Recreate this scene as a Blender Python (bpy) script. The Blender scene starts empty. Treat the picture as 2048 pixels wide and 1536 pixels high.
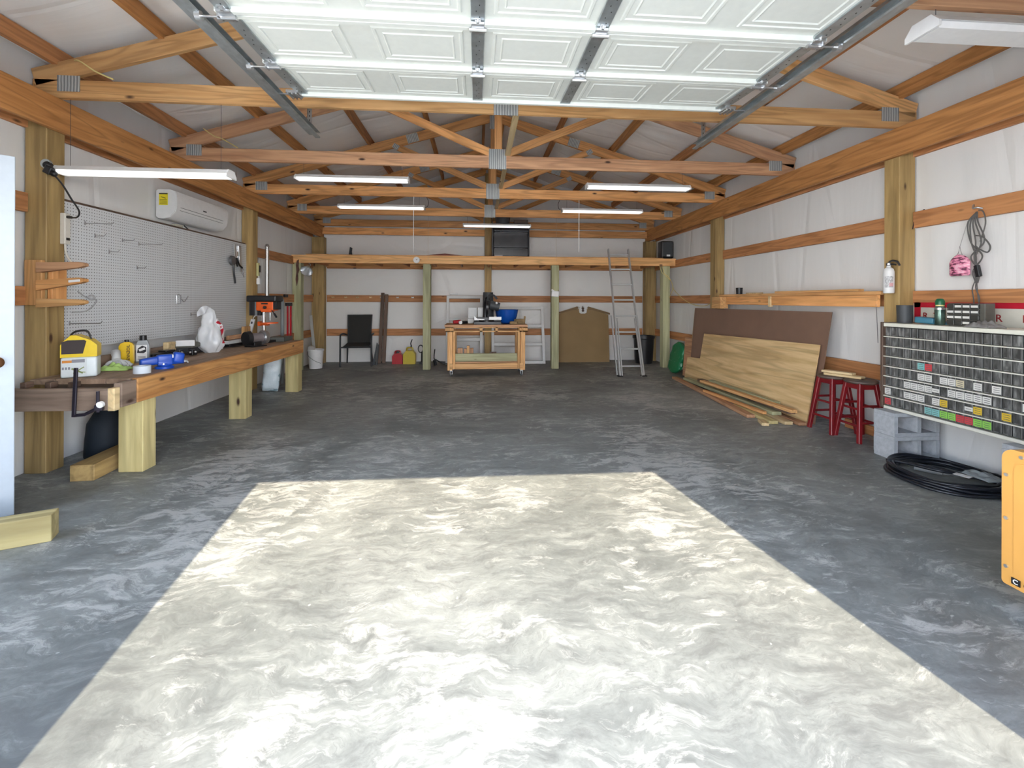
import bpy, bmesh, math, random
from mathutils import Vector, Matrix, Euler, noise
R = random.Random(7)
S = bpy.context.scene
C = S.collection
PI = math.pi
V = Vector
# ------------------------------------------------------------------ camera, light, exposure
cd = bpy.data.cameras.new('camera'); cam = bpy.data.objects.new('camera', cd); C.objects.link(cam)
cd.sensor_width = 36; cd.lens = 900/2048*36; cd.shift_y = -168/2048; cd.clip_end = 400
cam.matrix_world = Matrix.Translation((0, 0, 1.3)) @ Matrix.Rotation(-math.atan(70/900), 4, 'Z') @ Matrix.Rotation(PI/2, 4, 'X') @ Matrix.Rotation(0.003, 4, 'Z')
S.camera = cam
S.view_settings.view_transform = 'Standard'; S.view_settings.look = 'None'
S.view_settings.gamma = 1; S.view_settings.use_curve_mapping = False
S.view_settings.exposure = 0.24
w = bpy.data.worlds.new('sky'); S.world = w; w.use_nodes = True
nt = w.node_tree; bg = nt.nodes['Background']
geo = nt.nodes.new('ShaderNodeTexCoord'); sep = nt.nodes.new('ShaderNodeSeparateXYZ'); rmp = nt.nodes.new('ShaderNodeValToRGB')
nt.links.new(geo.outputs['Generated'], sep.inputs[0]); nt.links.new(sep.outputs['Z'], rmp.inputs[0]); nt.links.new(rmp.outputs[0], bg.inputs[0])
rmp.color_ramp.elements[0].color = (1.0, 0.985, 0.97, 1); rmp.color_ramp.elements[1].color = (0.33, 0.41, 0.55, 1)
rmp.color_ramp.elements[1].position = 0.30
e_ = rmp.color_ramp.elements.new(1.0); e_.color = (0.09, 0.14, 0.26, 1)
bg.inputs[1].default_value = 14.5
sl = bpy.data.lights.new('sun', 'SUN'); sun = bpy.data.objects.new('sun', sl); C.objects.link(sun)
sl.energy = 9.5; sl.angle = math.radians(0.53); sl.color = (1, 0.87, 0.66)
el = math.radians(39.3); az = math.radians(7.9)   # light travels towards +Y and a little -X, downwards
sd = V((-math.sin(az)*math.cos(el), math.cos(az)*math.cos(el), -math.sin(el)))
sun.rotation_euler = sd.to_track_quat('-Z', 'Y').to_euler(); sun.location = (2, -8, 8)
LENS_GLOW = 1.0    # shop lights are off; glow put into their lenses to look bright white

# ------------------------------------------------------------------ materials
MC = {}
def _nt(name):
    m = bpy.data.materials.new(name); m.use_nodes = True
    t = m.node_tree; return m, t, t.nodes['Principled BSDF']
def N(t, typ, **k):
    n = t.nodes.new(typ)
    for a, b in k.items():
        if a.startswith('i_'): n.inputs[a[2:].replace('_', ' ')].default_value = b
        else: setattr(n, a, b)
    return n
def L(t, a, b): t.links.new(a, b)
def ramp(t, f, stops):
    r = N(t, 'ShaderNodeValToRGB'); e = r.color_ramp.elements
    while len(e) < len(stops): e.new(0.5)
    for x, (p, c) in zip(e, stops): x.position = p; x.color = (*c, 1) if len(c) == 3 else c
    L(t, f, r.inputs[0]); return r
def coords(t, scale=(1, 1, 1), rnd=True, src='Object'):
    tc = N(t, 'ShaderNodeTexCoord'); mp = N(t, 'ShaderNodeMapping'); mp.inputs['Scale'].default_value = scale
    if rnd:
        oi = N(t, 'ShaderNodeObjectInfo'); mu = N(t, 'ShaderNodeVectorMath', operation='SCALE'); mu.inputs[0].default_value = (37.1, 11.3, 23.7)
        L(t, oi.outputs['Random'], mu.inputs['Scale'])
        ad = N(t, 'ShaderNodeVectorMath', operation='ADD'); L(t, tc.outputs[src], ad.inputs[0]); L(t, mu.outputs[0], ad.inputs[1]); L(t, ad.outputs[0], mp.inputs[0])
    else: L(t, tc.outputs[src], mp.inputs[0])
    return mp.outputs[0]
def mixc(t, f, a, b, mode='MIX'):
    m = N(t, 'ShaderNodeMix', data_type='RGBA', blend_type=mode)
    if hasattr(f, 'links') : L(t, f, m.inputs[0])
    else: m.inputs[0].default_value = f
    for i, x in ((6, a), (7, b)):
        if isinstance(x, tuple): m.inputs[i].default_value = (*x, 1)
        else: L(t, x, m.inputs[i])
    return m.outputs[2]
def bump(t, bs, h, strength=0.3, dist=0.01):
    b = N(t, 'ShaderNodeBump'); b.inputs['Strength'].default_value = strength; b.inputs['Distance'].default_value = dist
    L(t, h, b.inputs['Height']); L(t, b.outputs[0], bs.inputs['Normal']); return b
def mat(name, col, rough=0.55, metal=0, var=0.0, vs=6, bmp=0, bsc=60, trans=0, alpha=1, emit=0, coat=0):
    if name in MC: return MC[name]
    m, t, b = _nt(name); MC[name] = m
    b.inputs['Roughness'].default_value = rough; b.inputs['Metallic'].default_value = metal
    b.inputs['Transmission Weight'].default_value = trans; b.inputs['Alpha'].default_value = alpha; b.inputs['Coat Weight'].default_value = coat
    if var:
        n = N(t, 'ShaderNodeTexNoise', i_Scale=vs, i_Detail=4); L(t, coords(t), n.inputs[0])
        r = ramp(t, n.outputs[0], [(0.3, tuple(c*(1-var) for c in col)), (0.7, tuple(min(1, c*(1+var)) for c in col))]); L(t, r.outputs[0], b.inputs['Base Color'])
    else:
        n = N(t, 'ShaderNodeTexNoise', i_Scale=25, i_Detail=2); L(t, coords(t), n.inputs[0])
        r = ramp(t, n.outputs[0], [(0.3, tuple(c*.95 for c in col)), (0.7, col)]); L(t, r.outputs[0], b.inputs['Base Color'])
    if bmp:
        n = N(t, 'ShaderNodeTexNoise', i_Scale=bsc, i_Detail=3); L(t, coords(t), n.inputs[0]); bump(t, b, n.outputs[0], bmp, 0.004)
    if emit: b.inputs['Emission Color'].default_value = (1, 0.98, 0.95, 1); b.inputs['Emission Strength'].default_value = emit
    return m
def wood(name, light, dark, knot=(0.05, 0.02, 0.01), rings=1.0, rough=0.65, knots=True, kf=1.0):
    if name in MC: return MC[name]
    m, t, b = _nt(name); MC[name] = m
    c = coords(t, (1.3, 16, 16))
    n1 = N(t, 'ShaderNodeTexNoise', i_Scale=1.0, i_Detail=6, i_Roughness=0.6, i_Distortion=0.6); L(t, c, n1.inputs[0])
    c2 = coords(t, (0.55, 7, 7))
    n2 = N(t, 'ShaderNodeTexNoise', i_Scale=1.0, i_Detail=2, i_Distortion=0.4); L(t, c2, n2.inputs[0])
    mu = N(t, 'ShaderNodeMath', operation='MULTIPLY'); mu.inputs[1].default_value = 46*rings; L(t, n2.outputs[0], mu.inputs[0])
    sn = N(t, 'ShaderNodeMath', operation='SINE'); L(t, mu.outputs[0], sn.inputs[0])
    mr = N(t, 'ShaderNodeMapRange'); L(t, sn.outputs[0], mr.inputs[0]); mr.inputs[1].default_value = -1; mr.inputs[2].default_value = 1
    pw = N(t, 'ShaderNodeMath', operation='POWER'); pw.inputs[1].default_value = 3.0; L(t, mr.outputs[0], pw.inputs[0])
    base = ramp(t, n1.outputs[0], [(0.3, dark), (0.62, light)])
    md = tuple(x*0.55 for x in dark)
    f = N(t, 'ShaderNodeMath', operation='MULTIPLY'); f.inputs[1].default_value = 0.45; L(t, pw.outputs[0], f.inputs[0])
    col = mixc(t, f.outputs[0], base.outputs[0], md)
    oi = N(t, 'ShaderNodeObjectInfo'); hs = N(t, 'ShaderNodeHueSaturation'); vr = N(t, 'ShaderNodeMapRange'); vr.inputs[3].default_value = 0.82; vr.inputs[4].default_value = 1.18
    L(t, oi.outputs['Random'], vr.inputs[0]); L(t, vr.outputs[0], hs.inputs['Value']); L(t, col, hs.inputs['Color']); col = hs.outputs[0]
    if knots:
        c3 = coords(t, (2.3*kf, 6*kf, 6*kf)); vo = N(t, 'ShaderNodeTexVoronoi', i_Scale=1.0); L(t, c3, vo.inputs[0])
        kr = ramp(t, vo.outputs['Distance'], [(0.045, (1, 1, 1)), (0.11, (0, 0, 0))]); kr2 = N(t, 'ShaderNodeRGBToBW'); L(t, kr.outputs[0], kr2.inputs[0])
        col = mixc(t, kr2.outputs[0], col, knot)
    L(t, col, b.inputs['Base Color']); b.inputs['Roughness'].default_value = rough
    bump(t, b, n1.outputs[0], 0.25, 0.003)
    return m

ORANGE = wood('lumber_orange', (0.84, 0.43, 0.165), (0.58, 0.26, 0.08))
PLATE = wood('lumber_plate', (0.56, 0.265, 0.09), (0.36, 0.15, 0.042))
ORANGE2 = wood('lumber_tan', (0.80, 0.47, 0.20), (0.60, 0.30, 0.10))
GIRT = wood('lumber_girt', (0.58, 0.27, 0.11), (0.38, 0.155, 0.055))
BROWNISH = wood('lumber_brown', (0.58, 0.33, 0.18), (0.40, 0.20, 0.10))
POST = wood('treated_post', (0.47, 0.32, 0.13), (0.31, 0.20, 0.075), rings=0.5)
LEGW = wood('treated_light', (0.66, 0.56, 0.27), (0.50, 0.40, 0.17), rings=0.4, kf=0.8)
GREENW = wood('treated_green', (0.50, 0.50, 0.30), (0.36, 0.35, 0.19), rings=0.4)
PALE = wood('lumber_pale', (0.74, 0.58, 0.33), (0.60, 0.42, 0.20), rings=0.6)
BENCHTOP = wood('bench_top_wood', (0.36, 0.25, 0.17), (0.23, 0.15, 0.10), rings=0.5)
JAW = wood('weathered_board', (0.33, 0.24, 0.18), (0.21, 0.145, 0.105), rings=0.5)
APRON = wood('apron_wood', (0.66, 0.34, 0.12), (0.46, 0.20, 0.06), rings=1.3)
DARKW = wood('dark_stained_wood', (0.16, 0.10, 0.07), (0.08, 0.05, 0.035), knots=False)
PLY = wood('plywood_face', (0.74, 0.54, 0.28), (0.54, 0.35, 0.15), rings=0.55, knot=(0.35, 0.19, 0.07), kf=0.45)
REDW = mat('red_paint', (0.19, 0.008, 0.012), 0.4, var=0.2)
GALV = mat('galvanised', (0.50, 0.54, 0.55), 0.38, 0.85, var=0.18, vs=14)
STEEL = mat('steel', (0.60, 0.61, 0.62), 0.3, 0.9)
ALU = mat('aluminium', (0.62, 0.64, 0.64), 0.42, 0.75)
BLACK = mat('black_plastic', (0.012, 0.012, 0.014), 0.4)
DGREY = mat('dark_grey', (0.05, 0.055, 0.06), 0.55)
IRON = mat('dark_iron', (0.035, 0.03, 0.045), 0.45, 0.5)
WHITE = mat('white_plastic', (0.80, 0.80, 0.79), 0.35)
WHITEM = mat('white_metal', (0.72, 0.73, 0.72), 0.4)
CREAM = mat('cream_metal', (0.78, 0.77, 0.66), 0.5)
YEL = mat('yellow_plastic', (0.85, 0.60, 0.01), 0.35)
BLUE = mat('blue_paint', (0.01, 0.07, 0.45), 0.35)
REDP = mat('red_plastic', (0.45, 0.01, 0.02), 0.4)
ORG = mat('orange_paint', (0.85, 0.13, 0.02), 0.4)
RUB = mat('rubber', (0.015, 0.015, 0.015), 0.7)

def m_concrete():
    m, t, b = _nt('concrete_floor')
    co = coords(t, (1, 1, 1), False)
    big = N(t, 'ShaderNodeTexNoise', i_Scale=0.55, i_Detail=5, i_Roughness=0.6, i_Distortion=1.2); L(t, co, big.inputs[0])
    w1 = N(t, 'ShaderNodeTexNoise', i_Scale=3.1, i_Detail=4); L(t, co, w1.inputs[0])
    dm = N(t, 'ShaderNodeVectorMath', operation='SCALE'); dm.inputs['Scale'].default_value = 0.30; L(t, w1.outputs['Color'], dm.inputs[0])
    ad = N(t, 'ShaderNodeVectorMath', operation='ADD'); L(t, co, ad.inputs[0]); L(t, dm.outputs[0], ad.inputs[1])
    mp = N(t, 'ShaderNodeMapping'); mp.inputs['Rotation'].default_value = (0, 0, 0.12); mp.inputs['Scale'].default_value = (2.4, 6.5, 1); L(t, ad.outputs[0], mp.inputs[0])
    st = N(t, 'ShaderNodeTexNoise', i_Scale=1.9, i_Detail=11, i_Roughness=0.72, i_Distortion=0.7); L(t, mp.outputs[0], st.inputs[0])
    fine = N(t, 'ShaderNodeTexNoise', i_Scale=38, i_Detail=6, i_Roughness=0.7); L(t, ad.outputs[0], fine.inputs[0])
    a = ramp(t, st.outputs[0], [(0.30, (0.20, 0.202, 0.20)), (0.45, (0.285, 0.29, 0.285)), (0.56, (0.34, 0.345, 0.335)), (0.64, (0.44, 0.44, 0.425)), (0.74, (0.56, 0.56, 0.54))])
    g = ramp(t, big.outputs[0], [(0.38, (0.54, 0.565, 0.555)), (0.60, (0.92, 0.945, 0.915))])
    c = mixc(t, 1.0, a.outputs[0], g.outputs[0], 'MULTIPLY')
    ff = ramp(t, fine.outputs[0], [(0.3, (0.88, 0.88, 0.88)), (0.7, (1.08, 1.08, 1.08))])
    c = mixc(t, 1.0, c, ff.outputs[0], 'MULTIPLY')
    fp = N(t, 'ShaderNodeMapping'); fp.inputs['Rotation'].default_value = (0, 0, -0.15); fp.inputs['Scale'].default_value = (4.5, 13, 1); L(t, ad.outputs[0], fp.inputs[0])
    fk = N(t, 'ShaderNodeTexNoise', i_Scale=1.3, i_Detail=9, i_Roughness=0.78); L(t, fp.outputs[0], fk.inputs[0])
    mk_ = N(t, 'ShaderNodeTexNoise', i_Scale=0.9, i_Detail=5, i_Roughness=0.65); L(t, ad.outputs[0], mk_.inputs[0])
    s1_ = N(t, 'ShaderNodeMath', operation='ADD'); L(t, fk.outputs[0], s1_.inputs[0]); L(t, mk_.outputs[0], s1_.inputs[1])
    mr1 = N(t, 'ShaderNodeMapRange'); mr1.inputs[1].default_value = 1.03; mr1.inputs[2].default_value = 1.14; mr1.inputs[4].default_value = 0.62; L(t, s1_.outputs[0], mr1.inputs[0])
    c = mixc(t, mr1.outputs[0], c, (0.55, 0.55, 0.52))
    mr2 = N(t, 'ShaderNodeMapRange'); mr2.inputs[1].default_value = 0.93; mr2.inputs[2].default_value = 0.84; mr2.inputs[4].default_value = 0.42; L(t, s1_.outputs[0], mr2.inputs[0])
    c = mixc(t, mr2.outputs[0], c, (0.12, 0.122, 0.12))
    ck = N(t, 'ShaderNodeTexNoise', i_Scale=0.8, i_Detail=7, i_Roughness=0.62); L(t, fp.outputs[0], ck.inputs[0])
    ca = N(t, 'ShaderNodeMath', operation='SUBTRACT'); L(t, ck.outputs[0], ca.inputs[0]); ca.inputs[1].default_value = 0.47
    cb = N(t, 'ShaderNodeMath', operation='ABSOLUTE'); L(t, ca.outputs[0], cb.inputs[0])
    mr3 = N(t, 'ShaderNodeMapRange'); mr3.inputs[1].default_value = 0.007; mr3.inputs[2].default_value = 0.0; mr3.inputs[4].default_value = 0.4; L(t, cb.outputs[0], mr3.inputs[0])
    c = mixc(t, mr3.outputs[0], c, (0.13, 0.13, 0.128))
    # pale splashes of plaster / slurry flecks
    v = N(t, 'ShaderNodeTexVoronoi', i_Scale=7.0); L(t, ad.outputs[0], v.inputs[0])
    fr = ramp(t, v.outputs['Distance'], [(0.035, (1, 1, 1)), (0.06, (0, 0, 0))]); bw = N(t, 'ShaderNodeRGBToBW'); L(t, fr.outputs[0], bw.inputs[0])
    mm = N(t, 'ShaderNodeMath', operation='MULTIPLY'); L(t, bw.outputs[0], mm.inputs[0]); mm.inputs[1].default_value = 0.5
    c = mixc(t, mm.outputs[0], c, (0.62, 0.62, 0.58))
    L(t, c, b.inputs['Base Color'])
    rr = ramp(t, st.outputs[0], [(0.3, (0.42, 0.42, 0.42)), (0.7, (0.75, 0.75, 0.75))]); L(t, rr.outputs[0], b.inputs['Roughness'])
    bump(t, b, st.outputs[0], 0.12, 0.002)
    return m
def m_wrap(name, stretch, col=(0.79, 0.785, 0.765)):
    m, t, b = _nt(name)
    co = coords(t, stretch, False)
    n = N(t, 'ShaderNodeTexNoise', i_Scale=1.0, i_Detail=5, i_Distortion=0.7); L(t, co, n.inputs[0])
    n2 = N(t, 'ShaderNodeTexNoise', i_Scale=160, i_Detail=2); L(t, coords(t, (1, 1, 1), False), n2.inputs[0])
    r = ramp(t, n.outputs[0], [(0.3, tuple(x*.94 for x in col)), (0.7, col)]); L(t, r.outputs[0], b.inputs['Base Color'])
    v = N(t, 'ShaderNodeTexVoronoi', feature='DISTANCE_TO_EDGE', i_Scale=0.55); L(t, co, v.inputs[0])
    vr = ramp(t, v.outputs['Distance'], [(0.0, (0, 0, 0)), (0.05, (1, 1, 1))]); bw = N(t, 'ShaderNodeRGBToBW'); L(t, vr.outputs[0], bw.inputs[0])
    s = N(t, 'ShaderNodeMath', operation='MULTIPLY_ADD'); L(t, bw.outputs[0], s.inputs[0]); s.inputs[1].default_value = 0.35; L(t, n.outputs[0], s.inputs[2])
    b.inputs['Roughness'].default_value = 0.42
    bump(t, b, s.outputs[0], 0.55, 0.03)
    return m
def m_peg():
    m, t, b = _nt('pegboard_white')
    tc = N(t, 'ShaderNodeTexCoord'); sp = N(t, 'ShaderNodeSeparateXYZ'); L(t, tc.outputs['Object'], sp.inputs[0])
    ds = []
    for ax in ('Y', 'Z'):
        d = N(t, 'ShaderNodeMath', operation='DIVIDE'); L(t, sp.outputs[ax], d.inputs[0]); d.inputs[1].default_value = 0.0254
        fr = N(t, 'ShaderNodeMath', operation='FRACT'); L(t, d.outputs[0], fr.inputs[0])
        s = N(t, 'ShaderNodeMath', operation='SUBTRACT'); L(t, fr.outputs[0], s.inputs[0]); s.inputs[1].default_value = 0.5
        q = N(t, 'ShaderNodeMath', operation='MULTIPLY'); L(t, s.outputs[0], q.inputs[0]); L(t, s.outputs[0], q.inputs[1]); ds.append(q)
    a = N(t, 'ShaderNodeMath', operation='ADD'); L(t, ds[0].outputs[0], a.inputs[0]); L(t, ds[1].outputs[0], a.inputs[1])
    lt = N(t, 'ShaderNodeMath', operation='LESS_THAN'); L(t, a.outputs[0], lt.inputs[0]); lt.inputs[1].default_value = 0.028
    c = mixc(t, lt.outputs[0], (0.66, 0.68, 0.69), (0.11, 0.11, 0.11)); L(t, c, b.inputs['Base Color']); b.inputs['Roughness'].default_value = 0.4
    return m
def m_gusset():
    m, t, b = _nt('gusset_metal')
    co = coords(t, (1, 1, 1))
    wv = N(t, 'ShaderNodeTexWave', i_Scale=14.0, i_Distortion=1.0, bands_direction='X'); L(t, co, wv.inputs[0])
    r = ramp(t, wv.outputs[0], [(0.2, (0.30, 0.32, 0.32)), (0.8, (0.58, 0.60, 0.59))]); L(t, r.outputs[0], b.inputs['Base Color'])
    b.inputs['Metallic'].default_value = 0.45; b.inputs['Roughness'].default_value = 0.5; bump(t, b, wv.outputs[0], 0.5, 0.004)
    return m
def m_camo():
    m, t, b = _nt('pink_camo')
    n = N(t, 'ShaderNodeTexNoise', i_Scale=34, i_Detail=3); L(t, coords(t, (1, .6, 1.8)), n.inputs[0])
    r = ramp(t, n.outputs[0], [(0.36, (0.13, 0.03, 0.06)), (0.42, (0.55, 0.14, 0.26)), (0.47, (0.80, 0.30, 0.42)), (0.56, (0.88, 0.50, 0.60))]); r.color_ramp.interpolation = 'CONSTANT'
    L(t, r.outputs[0], b.inputs['Base Color']); return m
def m_bag(name, base, c2, sc=9, th=0.58):
    m, t, b = _nt(name)
    n = N(t, 'ShaderNodeTexNoise', i_Scale=sc, i_Detail=4); L(t, coords(t, (1, 1, 1.6)), n.inputs[0])
    r = ramp(t, n.outputs[0], [(th-.02, base), (th+.02, c2)]); L(t, r.outputs[0], b.inputs['Base Color']); b.inputs['Roughness'].default_value = 0.3
    n2 = N(t, 'ShaderNodeTexNoise', i_Scale=14, i_Detail=4); L(t, coords(t), n2.inputs[0]); bump(t, b, n2.outputs[0], 0.8, 0.01)
    return m
CONC = m_concrete(); WRAPL = m_wrap('wall_wrap_side', (1, 2.4, 0.35)); WRAPB = m_wrap('wall_wrap_back', (0.9, 1, 1.6)); WRAPC = m_wrap('roof_wrap', (0.45, 2.6, 0.5), (0.97, 0.965, 0.945))
PEG = m_peg(); GUS = m_gusset(); CAMO = m_camo()
BLOCK = mat('cinder_block_concrete', (0.42, 0.44, 0.46), 0.9, var=0.12, vs=30, bmp=0.8, bsc=160)
DOORW = mat('garage_door_white', (0.66, 0.68, 0.63), 0.55)
HARD = mat('brown_hardboard', (0.21, 0.125, 0.085), 0.6, var=0.08, vs=3)
MDF = mat('tan_fibreboard', (0.27, 0.175, 0.075), 0.7, var=0.08, vs=3)
CATY = mat('machine_yellow', (0.60, 0.30, 0.07), 0.4, var=0.04)

# ------------------------------------------------------------------ mesh builder
class MB:
    def __init__(s): s.b = bmesh.new(); s.mi = 0
    def _f(s, vs):
        try: f = s.b.faces.new(vs); f.material_index = s.mi; return f
        except ValueError: return None
    def box(s, c, d, M=None, bev=0.0):
        x, y, z = d[0]/2, d[1]/2, d[2]/2; Mx = Matrix.Translation(c) @ (M.to_4x4() if M else Matrix())
        vs = [s.b.verts.new(Mx @ V(p)) for p in [(-x,-y,-z),(x,-y,-z),(x,y,-z),(-x,y,-z),(-x,-y,z),(x,-y,z),(x,y,z),(-x,y,z)]]
        fs = [s._f([vs[i] for i in q]) for q in [(3,2,1,0),(4,5,6,7),(0,1,5,4),(1,2,6,5),(2,3,7,6),(3,0,4,7)]]
        if bev:
            es = list({e for f in fs for e in f.edges}); r = bmesh.ops.bevel(s.b, geom=es, offset=bev, segments=1 if bev < .006 else 3, affect='EDGES', profile=0.6)
            for f in r['faces']: f.material_index = s.mi
        return s
    def bx(s, x0, x1, y0, y1, z0, z1, bev=0.0): return s.box(((x0+x1)/2, (y0+y1)/2, (z0+z1)/2), (abs(x1-x0), abs(y1-y0), abs(z1-z0)), None, bev)
    def ring(s, c, ax, r, n, ref=None, r2=None):
        ax = V(ax).normalized(); a = V(ref) if ref else (V((0, 0, 1)) if abs(ax.z) < .9 else V((1, 0, 0)))
        u = ax.cross(a).normalized(); v = ax.cross(u)
        return [s.b.verts.new(V(c)+u*(r*math.cos(2*PI*i/n))+v*((r2 or r)*math.sin(2*PI*i/n))) for i in range(n)]
    def cyl(s, p0, p1, r0, r1=None, n=16, caps=True):
        p0, p1 = V(p0), V(p1); ax = p1-p0; r1 = r0 if r1 is None else r1
        a, b = s.ring(p0, ax, r0, n), s.ring(p1, ax, r1, n)
        for i in range(n): s._f([a[i], a[(i+1)%n], b[(i+1)%n], b[i]])
        if caps: s._f(a[::-1]); s._f(b)
        return s
    def tube(s, pts, r, n=8, closed=False):
        pts = [V(p) for p in pts]; m = len(pts); rings = []; u = None
        for i, p in enumerate(pts):
            d = (pts[(i+1) % m]-pts[i-1]) if closed else (pts[min(i+1, m-1)]-pts[max(i-1, 0)])
            d = d.normalized() if d.length > 1e-9 else V((0, 0, 1))
            if u is None: u = d.orthogonal().normalized()
            u = (u-d*u.dot(d)); u = u.normalized() if u.length > 1e-6 else d.orthogonal().normalized()
            v = d.cross(u); rr = r[i] if isinstance(r, (list, tuple)) else r
            rings.append([s.b.verts.new(p+u*rr*math.cos(2*PI*k/n)+v*rr*math.sin(2*PI*k/n)) for k in range(n)])
        for i in range(m if closed else m-1):
            a, b = rings[i], rings[(i+1) % m]
            for k in range(n): s._f([a[k], a[(k+1) % n], b[(k+1) % n], b[k]])
        if not closed: s._f(rings[0][::-1]); s._f(rings[-1])
        return s
    def lathe(s, prof, c=(0, 0, 0), n=24, M=None, sx=1, sy=1):
        Mx = Matrix.Translation(c) @ (M.to_4x4() if M else Matrix()); prev = None
        for r, z in prof:
            cur = [s.b.verts.new(Mx @ V((r*sx*math.cos(2*PI*i/n), r*sy*math.sin(2*PI*i/n), z))) for i in range(n)] if r > 1e-6 else [s.b.verts.new(Mx @ V((0, 0, z)))]
            if prev:
                for i in range(n):
                    q = [prev[i % len(prev)], prev[(i+1) % len(prev)], cur[(i+1) % len(cur)], cur[i % len(cur)]]
                    qq = []
                    for x in q:
                        if x not in qq: qq.append(x)
                    if len(qq) > 2: s._f(qq)
            elif len(cur) > 1: s._f(cur[::-1])
            prev = cur
        if len(prev) > 1: s._f(prev)
        return s
    def prism(s, poly, off, fn):     # poly of 2-D points, fn(a, b, t) gives the 3-D point, t in (0, off)
        a = [s.b.verts.new(V(fn(x, y, 0))) for x, y in poly]; b = [s.b.verts.new(V(fn(x, y, off))) for x, y in poly]; n = len(poly)
        s._f(a[::-1]); s._f(b)
        for i in range(n): s._f([a[i], a[(i+1) % n], b[(i+1) % n], b[i]])
        return s
    def sph(s, c, r, n=16, sc=(1, 1, 1)):
        m = n//2; return s.lathe([(r*math.sin(PI*i/m), -r*math.cos(PI*i/m)*sc[2]) for i in range(m+1)], c, n, None, sc[0], sc[1])
    def grid(s, fn, nu, nv):
        g = [[s.b.verts.new(V(fn(i/nu, j/nv))) for j in range(nv+1)] for i in range(nu+1)]
        for i in range(nu):
            for j in range(nv): s._f([g[i][j], g[i+1][j], g[i+1][j+1], g[i][j+1]])
        return s
WM = {}
def tag(o, label=None, cat=None, group=None, kind=None):
    for k, v in (('label', label), ('category', cat), ('group', group), ('kind', kind)):
        if v: o[k] = v
    return o
def mk(name, mb, m, parent=None, M=None, label=None, cat=None, group=None, kind=None, smooth=False, world=False):
    me = bpy.data.meshes.new(name); bmesh.ops.recalc_face_normals(mb.b, faces=mb.b.faces); mb.b.to_mesh(me); mb.b.free()
    for x in (m if isinstance(m, (list, tuple)) else [m]): me.materials.append(x)
    o = bpy.data.objects.new(name, me); C.objects.link(o); M = M or Matrix()
    if parent:
        o.parent = parent
        if world: M = WM[parent.name].inverted() @ M
        WM[o.name] = WM[parent.name] @ M
    else: WM[o.name] = M
    o.matrix_basis = M
    if smooth:
        for p in me.polygons: p.use_smooth = True
        if smooth != 2:
            try: me.set_sharp_from_angle(angle=math.radians(40))
            except Exception: pass
    return tag(o, label, cat, group, kind)
def thing(name, label, cat, loc=(0, 0, 0), rz=0, group=None, rot=None):
    o = bpy.data.objects.new(name, None); C.objects.link(o); o.empty_display_size = 0.05
    M = Matrix.Translation(loc) @ (rot.to_4x4() if rot else Matrix.Rotation(rz, 4, 'Z')); o.matrix_basis = M; WM[o.name] = M
    return tag(o, label, cat, group)
def copy_tree(o, M, label=None, parent=None):
    c = o.copy(); C.objects.link(c); c.parent = parent
    if parent is None: c.matrix_basis = M; WM[c.name] = M
    else: WM[c.name] = WM[parent.name] @ c.matrix_basis
    if label: c['label'] = label
    for ch in [x for x in o.children]: copy_tree(ch, None, None, c)
    return c
def bmat(p0, p1, up=(0, 0, 1)):
    p0, p1 = V(p0), V(p1); x = (p1-p0).normalized(); z = V(up); z = (z-x*z.dot(x)).normalized(); y = z.cross(x)
    M = Matrix((x, y, z)).transposed().to_4x4(); M.translation = (p0+p1)/2; return M
def board(name, p0, p1, wd, ht, m, parent=None, up=(0, 0, 1), label=None, cat=None, group=None, bev=0.003, **k):
    Ln = (V(p1)-V(p0)).length
    return mk(name, MB().box((0, 0, 0), (Ln, wd, ht), None, bev), m, parent, bmat(p0, p1, up), label, cat, group, world=True, **k)
def text(name, s, size, M, m, parent, ext=0.0006, world=False, label=None):
    cu = bpy.data.curves.new('t', 'FONT'); cu.body = s; cu.size = size; cu.extrude = ext; cu.align_x = 'CENTER'; cu.align_y = 'CENTER'; cu.resolution_u = 3; cu.offset = size*.012
    to = bpy.data.objects.new('t', cu); C.objects.link(to); bpy.context.view_layer.update()
    me = bpy.data.meshes.new_from_object(to.evaluated_get(bpy.context.evaluated_depsgraph_get())); bpy.data.objects.remove(to); bpy.data.curves.remove(cu)
    me.name = name; me.materials.clear(); me.materials.append(m); o = bpy.data.objects.new(name, me); C.objects.link(o); o.parent = parent
    if world: M = WM[parent.name].inverted() @ M
    o.matrix_basis = M; WM[o.name] = WM[parent.name] @ M
    if label: o['label'] = label
    return o
def arc(p0, p1, sag, n=12, d=(0, 0, -1)):
    p0, p1, d = V(p0), V(p1), V(d); return [p0.lerp(p1, i/n)+d*(sag*4*(i/n)*(1-i/n)) for i in range(n+1)]
def smoothpts(P, k=6):
    P = [V(p) for p in P]; out = []
    for i in range(len(P)-1):
        a, b, c, d = P[max(i-1, 0)], P[i], P[i+1], P[min(i+2, len(P)-1)]
        for j in range(k):
            t = j/k; out.append(0.5*((2*b)+(c-a)*t+(2*a-5*b+4*c-d)*t*t+(3*b-a-3*c+d)*t**3))
    return out+[P[-1]]
def RM(z=0, x=0, y=0): return Euler((x, y, z)).to_matrix()

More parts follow.
